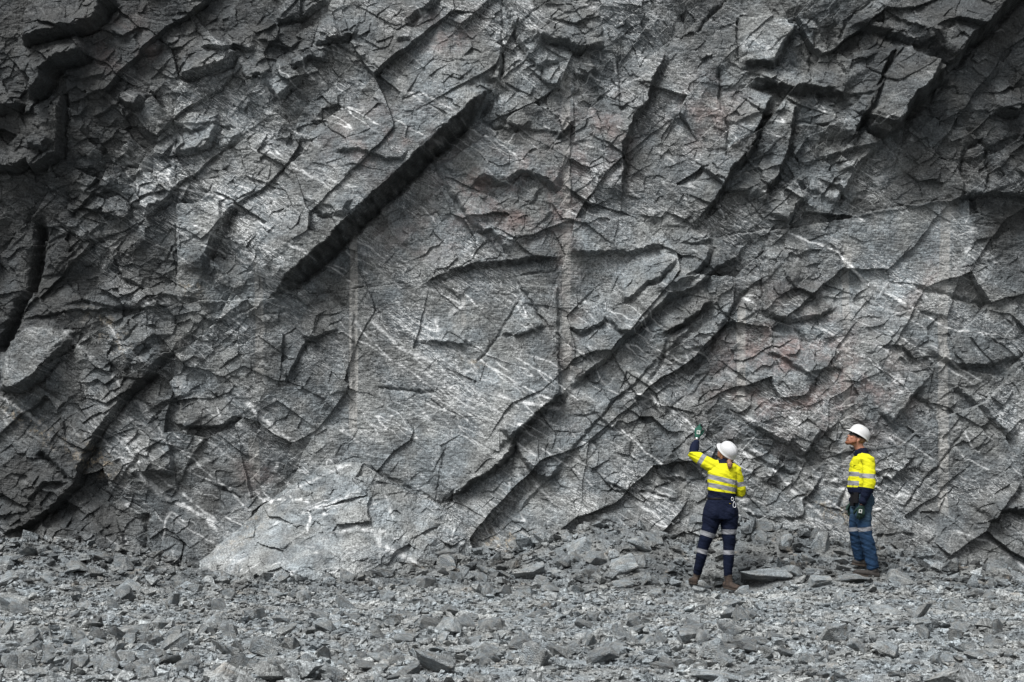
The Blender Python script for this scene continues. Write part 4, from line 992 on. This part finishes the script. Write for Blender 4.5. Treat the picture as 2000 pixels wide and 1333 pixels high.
# shirt
B = Body()
B.loft([(W(1408.5, 975), .158, .118), (W(1409, 966), .160, .122), (W(1410, 950), .160, .125), (W(1410.5, 936, .01), .166, .128), (W(1412, 922, .015), .172, .125), (W(1414, 911, .02), .165, .105), (W(1416, 904.5, .025), .115, .08), (W(1417.5, 901, .03), .065, .062)], flat=True, sq=2.35)
B.loft([(W(1404, 912, .02), .075, .085), (shL, .080, .085), (shL.lerp(elL, .4), .071, .073), (shL.lerp(elL, .8), .060, .062), (elL, .055, .056), (elL.lerp(wrL, .3), .050, .049), (elL.lerp(wrL, .7), .041, .040), (elL.lerp(wrL, .86), .036, .034)])
B.loft([(W(1426, 915, .02), .080, .085), (shR, .075, .080), (shR.lerp(elR, .45), .066, .070), (shR.lerp(elR, .85), .060, .062), (elR + Vector((0, 0, 0)), .056, .056), (elR.lerp(wrR, .3), .050, .050), (elR.lerp(wrR, .85), .040, .040)])
def w_tape(P_):
    X = 1405 + P_[:, 0] * SC; Y = 1150 - P_[:, 2] * SC; tor = (X > 1379) & ((X < 1439.5) | (P_[:, 1] > .1)) & (Y > 915); k_ = (X - 1383) / 54
    t1 = 4.7 - np.abs(Y - (931 + 12.5 * k_)); t2 = 4.4 - np.abs(Y - (947 + 10.5 * k_)); ra = (X > 1437) & (P_[:, 1] < .12)
    t3 = 4.6 - np.abs(Y - (946.5 - .12 * (X - 1445))); arm = band(shL, elL, .12, .53, .0265)(P_) * SC
    return np.where(ra & ~((X < 1439.5) & tor), t3, np.where(tor, np.maximum(t1, t2), np.where(X < 1386, arm, -1)))
def w_navy(P_):
    X = 1405 + P_[:, 0] * SC; Y = 1150 - P_[:, 2] * SC; k_ = (X - 1383) / 54
    low = Y - (957.5 + 7.5 * k_); a = np.array(elL); d_ = np.array((wrL - elL).normalized()); d2 = np.array((elL - shL).normalized()); fore = ((P_ - a) @ d_) + .35 * ((P_ - a) @ d2)
    fr = (P_ - np.array(elR)) @ np.array((wrR - elR).normalized()) - .03
    col_ = 905.2 - Y + .0 * X
    return np.where((X < 1368) | ((Y < 892) & (X < 1385) & (P_[:, 1] > .06)), fore * SC + 1.5, np.where((X > 1437) & (Y > 950), np.where(fr > 0, 5, -5), np.where((X > 1440), -1, np.maximum(low, np.where((X > 1403) & (X < 1434), col_, -5)))))
B.done('shirt', M_SHIRT, wp, .007, 3, .022, 7, 3, {'tape': w_tape, 'navy': w_navy})
B = Body(); B.loft([(W(1417, 905, .02), .078, .074), (W(1418, 901, .025), .070, .068), (W(1419, 897.5, .03), .062, .062)], flat=True); B.done('collar', M_NAVY, wp, .007, 1, .004, 20)
# trousers
B = Body()
B.loft([(W(1408.5, 972), .150, .112), (W(1408, 980), .172, .122), (W(1407.5, 992), .196, .135), (W(1407, 1005), .212, .142), (W(1407, 1014), .205, .135)], flat=True, sq=2.3)
B.ball(W(1394, 1003, -.045), (.098, .105, .11)); B.ball(W(1421, 1003, -.045), (.098, .105, .11))
B.loft([(W(1390.5, 1010), .112, .125), (W(1387, 1028, .005), .096, .110), (W(1383, 1045, .01), .083, .095), (knL, .066, .075), (W(1371.5, 1085, .04), .062, .074), (W(1367, 1105, .07), .053, .062), (W(1364.5, 1121, .11), .047, .052)])
B.loft([(W(1424.5, 1010), .112, .125), (W(1424, 1028), .098, .110), (W(1423.7, 1042), .083, .097), (knR, .068, .076), (W(1423, 1085), .063, .074), (W(1422, 1108), .053, .060), (W(1421.7, 1124), .049, .052)])
def wt_tape(P_):
    X = 1405 + P_[:, 0] * SC; Y = 1150 - P_[:, 2] * SC; L_ = X < (1407 - (Y - 1020) * .0)
    a = 4.7 - np.abs(Y - (1041.5 + .33 * (X - 1375))); b = 4.4 - np.abs(Y - (1076.5 + .22 * (X - 1369))); c_ = 4.6 - np.abs(Y - (1038.5 + .02 * (X - 1420))); e_ = 4.2 - np.abs(Y - 1078.8)
    return np.where(L_, np.maximum(a, b), np.maximum(c_, e_))
tr = B.done('trousers', M_NAVY, wp, .007, 3, .014, 8, 5, {'tape': wt_tape})
B = Body(); B.loft([(W(1408.5, 976), .164, .122), (W(1408.5, 972.5), .162, .121)], flat=True, n=40, sq=2.3); B.done('belt', M_BLACK, wp, raw=True)
small_box('tab', W(1422, 983, -.148), (1, 0, 0), (0, -1, 0), (.006, .022, .004), M_YEL, tr)
def ring_mesh(name, pts, r, mat, parent):
    B = Body(); n = len(pts)
    for i in range(n): B.loft([(pts[i], r, r), (pts[(i + 1) % n], r, r)], ref=(0.3, 1, .2), n=8)
    return B.done(name, mat, parent, .003, 1)
c1 = W(1427, 974.5, -.135); kr = ring_mesh('key_ring', [c1 + Vector((math.cos(t) * .014, 0, math.sin(t) * .020)) for t in np.linspace(0, 2 * math.pi, 10, endpoint=False)], .0045, M_STEEL, wp)
c2 = W(1430.5, 985.5, -.150); ring_mesh('carabiner', [c2 + Vector((x_, 0, z_)) for x_, z_ in ((-.014, -.026), (-.016, 0), (-.006, .034), (.002, .036), (.016, .004), (.018, -.022), (.006, -.032))], .0048, M_STEEL, wp)
boot(wp, W(1359, 1143, .03), W(1357, 1143.5, .30), anL, M_BOOT, M_SOLE, cuff=.052); boot(wp, W(1414.5, 1149.5, .05), W(1441.5, 1153, -.13), anR, M_BOOT, M_SOLE, cuff=.053)
# gloves, watch
B = Body(); tips = hand(B, wH, dHand, (.35, .9, .1), (1, -.1, .1), curls=(.0, .22, .45, .7), thumb=1.3, grow=.003, scale=1.04); B.loft([(wH - dHand * .012, .031, .026), (wH + dHand * .02, .034, .024)], ref=(1, 0, 0))
gl = B.done('glove', M_GLOVE, wp, .004, 1)
B = Body(); B.loft([(tips[0] - dHand * .022, .0135, .0135), (tips[0] + dHand * .004, .0135, .0135)], n=12); B.done('fingertip', M_BLACK, gl, raw=True)
pc = wH + dHand * .058; small_box('print', pc + Vector((.004, -.0235, 0)), dHand, (-.25, -.9, -.1), (.042, .046, .003), M_LABEL, gl); small_box('print_mark', pc + Vector((.000, -.0262, .004)), dHand, (-.25, -.9, -.1), (.022, .012, .002), M_GLOVE, gl, 0); small_box('print_mark', pc + Vector((.009, -.0265, -.006)), dHand, (-.25, -.9, -.1), (.008, .018, .002), M_GLOVE, gl, 0)
B = Body(); B.loft([(wrL + dH * .004, .0285, .0265), (wrL + dH * .022, .0280, .0260)], ref=(1, 0, 0)); wt = B.done('watch', M_BLACK, wp, raw=True)
B = Body(); c = wrL + dH * .013 + Vector((-.006, -.029, .0)); B.loft([(c, .0175, .0175), (c + Vector((0, -.006, 0)), .0165, .0165)], ref=(1, 0, 0)); B.done('watch_face', M_STEEL, wt, raw=True)
B = Body(); hand(B, wrR, (-.6, .4, .1), (0, .2, -1), (.3, .8, 0), curls=(.5, .6, .6, .6), grow=.003, scale=1.04); B.done('glove', M_GLOVE, wp, .004, 1)

# ---- the worker in jeans (seen from his left side)
SM = F / 17.0
def Mn(px, py, y=0.0): return Vector(((px - 1690) / SM, y, (1129 - py) / SM))
mp = person('bearded worker in blue jeans, sunglasses and white helmet, in profile, looking up', ((1690 - CX) / SM, 17.0, CAMZ + (CY - 1129) / SM))
fM = Vector((-.86, -.04, .51)); uM = Vector((.51, 0, .86)); HM = Mn(1673.8, 856.2, 0)
shN, elN, wrN = Mn(1688, 900, -.205), Mn(1687, 946, -.265), Mn(1674, 986, -.225); shF, elF, wrF = Mn(1686, 900, .185), Mn(1690, 946, .225), Mn(1672, 984, .22)
hpN, knN, anN = Mn(1684, 990, -.09), Mn(1686.5, 1043, -.105), Mn(1701, 1112, -.11); hpF, knF, anF = Mn(1682, 990, .09), Mn(1675, 1040, .11), Mn(1686, 1096, .16)
B = Body()
B.loft([(Mn(1682, 985), .085, .12), (Mn(1682, 970), .09, .125), (Mn(1682, 945), .10, .135), (Mn(1684, 920), .115, .155), (Mn(1686, 900), .105, .16), (Mn(1685, 888), .06, .075)], flat=True)
for s_, e_, w_ in ((shN, elN, wrN), (shF, elF, wrF)): B.loft([(Mn(1686, 897), .05, .05), (s_, .055, .055)]); B.loft([(s_, .054, .054), (e_, .040, .042), (w_, .028, .024), (w_ + (w_ - e_) * .1, .027, .022)])
for h_, k_, a_ in ((hpN, knN, anN), (hpF, knF, anF)): B.loft([(h_, .09, .085), (h_.lerp(k_, .5), .075, .07), (k_, .055, .052), (k_.lerp(a_, .35), .055, .05), (a_, .036, .034)])
dN = Vector((-.10, .02, -1)).normalized(); hand(B, wrN + dN * .012, dN, (.25, 1, 0), (-1, .1, 0), curls=(.30, .36, .42, .5), thumb=.6); hand(B, wrF, dN, (.25, -1, 0), (-1, -.1, 0), curls=(.3, .36, .42, .5))
q, rot, rM = head(B, HM, fM, uM, Mn(1683, 883))
B.done('body', M_SKIN, mp, .0065, 2)
eyes(q, rot, mp); helmet(HM + uM * .002, fM, uM, mp, M_HATM, stain=True)
B = Body(); B.ball(q(-.036, 0, .01), (.070, .0795, .062), rot); B.done('hair', M_HAIR, mp, .006, 1, .003, 60)
B = Body()
B.loft([(q(.005, -.060, -.050), .014, .020), (q(.030, -.052, -.078), .018, .022), (q(.066, -.026, -.106), .020, .022), (q(.080, 0, -.108), .018, .020), (q(.066, .026, -.106), .020, .022), (q(.030, .052, -.078), .018, .022), (q(.005, .060, -.050), .014, .020)], ref=uM, n=12)
B.ball(q(.072, 0, -.106), (.027, .034, .020), rot); B.loft([(q(.086, -.026, -.080), .007, .007), (q(.101, -.014, -.058), .007, .006), (q(.105, 0, -.055), .006, .006), (q(.101, .014, -.058), .007, .006), (q(.086, .026, -.080), .007, .007)], n=8)
B.done('beard', M_BEARD, mp, .0055, 1, .006, 60)
B = Body()
for s_ in (-1, 1):
    B.loft([(q(.083, s_ * .050, .006), .016, .005), (q(.098, s_ * .030, .003), .019, .005), (q(.102, s_ * .010, .004), .014, .005)], ref=uM, n=12)
    B.loft([(q(.083, s_ * .053, .010), .007, .0035), (q(.04, s_ * .077, .006), .004, .003), (q(-.008, s_ * .083, .002), .004, .003)], ref=uM, n=8)
B.done('sunglasses', M_LENS, mp, .003, 0)
B = Body()
B.loft([(Mn(1681, 962), .142, .165), (Mn(1681, 955), .150, .172), (Mn(1682, 942), .152, .178), (Mn(1683.5, 925), .142, .182), (Mn(1684.5, 908), .138, .185), (Mn(1685.5, 897), .122, .165), (Mn(1685, 890), .090, .115), (Mn(1684, 885), .070, .075)], flat=True, sq=2.3)
for s_, e_, w_, sg in ((shN, elN, wrN, -1), (shF, elF, wrF, 1)):
    B.loft([(Mn(1686, 899, sg * .10), .085, .08), (s_, .074, .068), (s_.lerp(e_, .5), .070, .062), (e_, .070, .060), (e_.lerp(w_, .25), .064, .058), (e_.lerp(w_, .6), .050, .048), (e_.lerp(w_, .93), .043, .038)])
def m_tape(P_):
    X = 1690 + P_[:, 0] * SM; Y = 1129 - P_[:, 2] * SM; arm = (np.abs(P_[:, 1]) > .155) & (X > 1671.5) & (X < 1703)
    ta = 4.4 - np.abs(Y - (929.5 + .06 * (X - 1685))); t1 = 4.4 - np.abs(Y - (926 + .02 * (X - 1660))); t2 = 4.5 - np.abs(Y - (943.5 + .04 * (X - 1660)))
    return np.where(arm, ta, np.maximum(t1, t2))
def m_navy(P_):
    X = 1690 + P_[:, 0] * SM; Y = 1129 - P_[:, 2] * SM; arm = (np.abs(P_[:, 1]) > .150) & (X > 1669) & (X < 1704)
    return np.where(arm, Y - (951.5 + .18 * (X - 1680)), Y - (951.5 + .0 * X))
shm = B.done('shirt', M_SHIRT, mp, .007, 3, .022, 7, 9, {'tape': m_tape, 'navy': m_navy})
small_box('chest_pocket', Mn(1666, 903, -.135), (.1, -.1, 1), (-.55, -.85, 0), (.075, .075, .008), M_SHIRT, shm, .003)
B = Body(); B.loft([(Mn(1684, 890), .098, .096), (Mn(1683.5, 884), .080, .080), (Mn(1684, 878.5), .068, .070)], ref=(1, 0, 0)); B.loft([(Mn(1669.5, 889, -.02), .020, .03), (Mn(1673, 884, -.04), .022, .035), (Mn(1682, 879.5, -.055), .022, .03)], ref=(0, 1, 0), n=12); B.done('collar', M_NAVY, mp, .006, 1, .003, 20)
B = Body()
B.loft([(Mn(1682, 957), .118, .150), (Mn(1682.5, 966), .122, .160), (Mn(1683, 980), .124, .170), (Mn(1683.5, 992), .112, .165)], flat=True, sq=2.3)
B.ball(Mn(1691, 977, -.075), (.085, .09, .105)); B.ball(Mn(1691, 977, .075), (.085, .09, .105))
B.loft([(hpN, .098, .095), (Mn(1682, 1005, -.10), .092, .085), (Mn(1684.5, 1028, -.105), .084, .078), (knN, .078, .072), (Mn(1691, 1062, -.11), .078, .070), (Mn(1696, 1085, -.11), .074, .066), (Mn(1700.5, 1108, -.11), .068, .062)], ref=(1, 0, 0))
B.loft([(hpF, .098, .095), (Mn(1678, 1010, .10), .090, .085), (Mn(1675, 1030, .11), .078, .074), (knF, .074, .070), (Mn(1679, 1065, .13), .072, .066), (Mn(1686, 1094, .16), .062, .058)], ref=(1, 0, 0))
def j_tape(P_):
    X = 1690 + P_[:, 0] * SM; Y = 1129 - P_[:, 2] * SM; return 3.9 - np.abs(Y - (1032.5 - .14 * (X - 1685)))
def j_fade(P_):
    Z_ = 1129 - P_[:, 2] * SM; return np.clip(.75 * smooth(1028, 985, Z_) + .35 * blob(P_[:, 0], P_[:, 2], (1688 - 1690) / SM, (1129 - 1015) / SM, .07, .12) + .25 * fbm(P_[:, 0] * 12, P_[:, 2] * 12, 971, 3), 0, 1)
jn = B.done('jeans', M_JEAN, mp, .007, 2, .016, 10, 13, {'tape': j_tape, 'fade': j_fade})
B = Body(); B.loft([(Mn(1682, 961), .132, .162), (Mn(1682, 956.5), .130, .160)], flat=True, n=40, sq=2.3); B.done('belt', M_BLACK, mp, raw=True)
ra = small_box('radio', Mn(1661.5, 977, -.10), (.05, 0, 1), (-.7, -.7, 0), (.055, .135, .036), M_BLACK, mp, .005); B = Body(); B.loft([(Mn(1662.5, 966, -.095), .009, .009), (Mn(1662, 946, -.115), .006, .006)], n=10); B.done('antenna', M_BLACK, ra, raw=True)
small_box('pouch', Mn(1666.5, 972, -.145), (.05, 0, 1), (-.5, -.85, 0), (.060, .13, .035), M_BLACK, mp, .006)
B = Body(); hand(B, wrN + dN * .012, dN, (.25, 1, 0), (-1, .1, 0), curls=(.30, .36, .42, .5), thumb=.6, grow=.004, scale=1.06); B.loft([(wrN + dN * .008, .034, .028), (wrN + dN * .04, .038, .026)], ref=(1, 0, 0)); gm = B.done('glove', M_GLOVED, mp, .004, 1)
pc = wrN + dN * .068; small_box('print', pc + Vector((-.014, -.0265, 0)), dN, (0, -1, 0), (.040, .046, .003), M_LABEL, gm); small_box('print_mark', pc + Vector((-.016, -.0285, .003)), dN, (0, -1, 0), (.016, .024, .002), M_GLOVED, gm, 0)
B = Body(); hand(B, wrF, dN, (.25, -1, 0), (-1, -.1, 0), curls=(.3, .36, .42, .5), grow=.004, scale=1.06); B.done('glove', M_GLOVED, mp, .004, 1)
B = Body(); B.loft([(wrN - (wrN - elN) * .02, .0300, .0270), (wrN + (wrN - elN) * .06, .0295, .0265)], ref=(1, 0, 0)); B.done('watch', M_BLACK, mp, raw=True)
boot(mp, Mn(1710.5, 1131, -.11), Mn(1660.5, 1120, -.13), anN - Vector((0, 0, .02)), M_BOOTD, M_SOLE, wid=.054, cuff=.056); boot(mp, Mn(1701, 1110, .16), Mn(1669.5, 1105, .17), anF - Vector((0, 0, .01)), M_BOOTD, M_SOLE, wid=.052, cuff=.052)
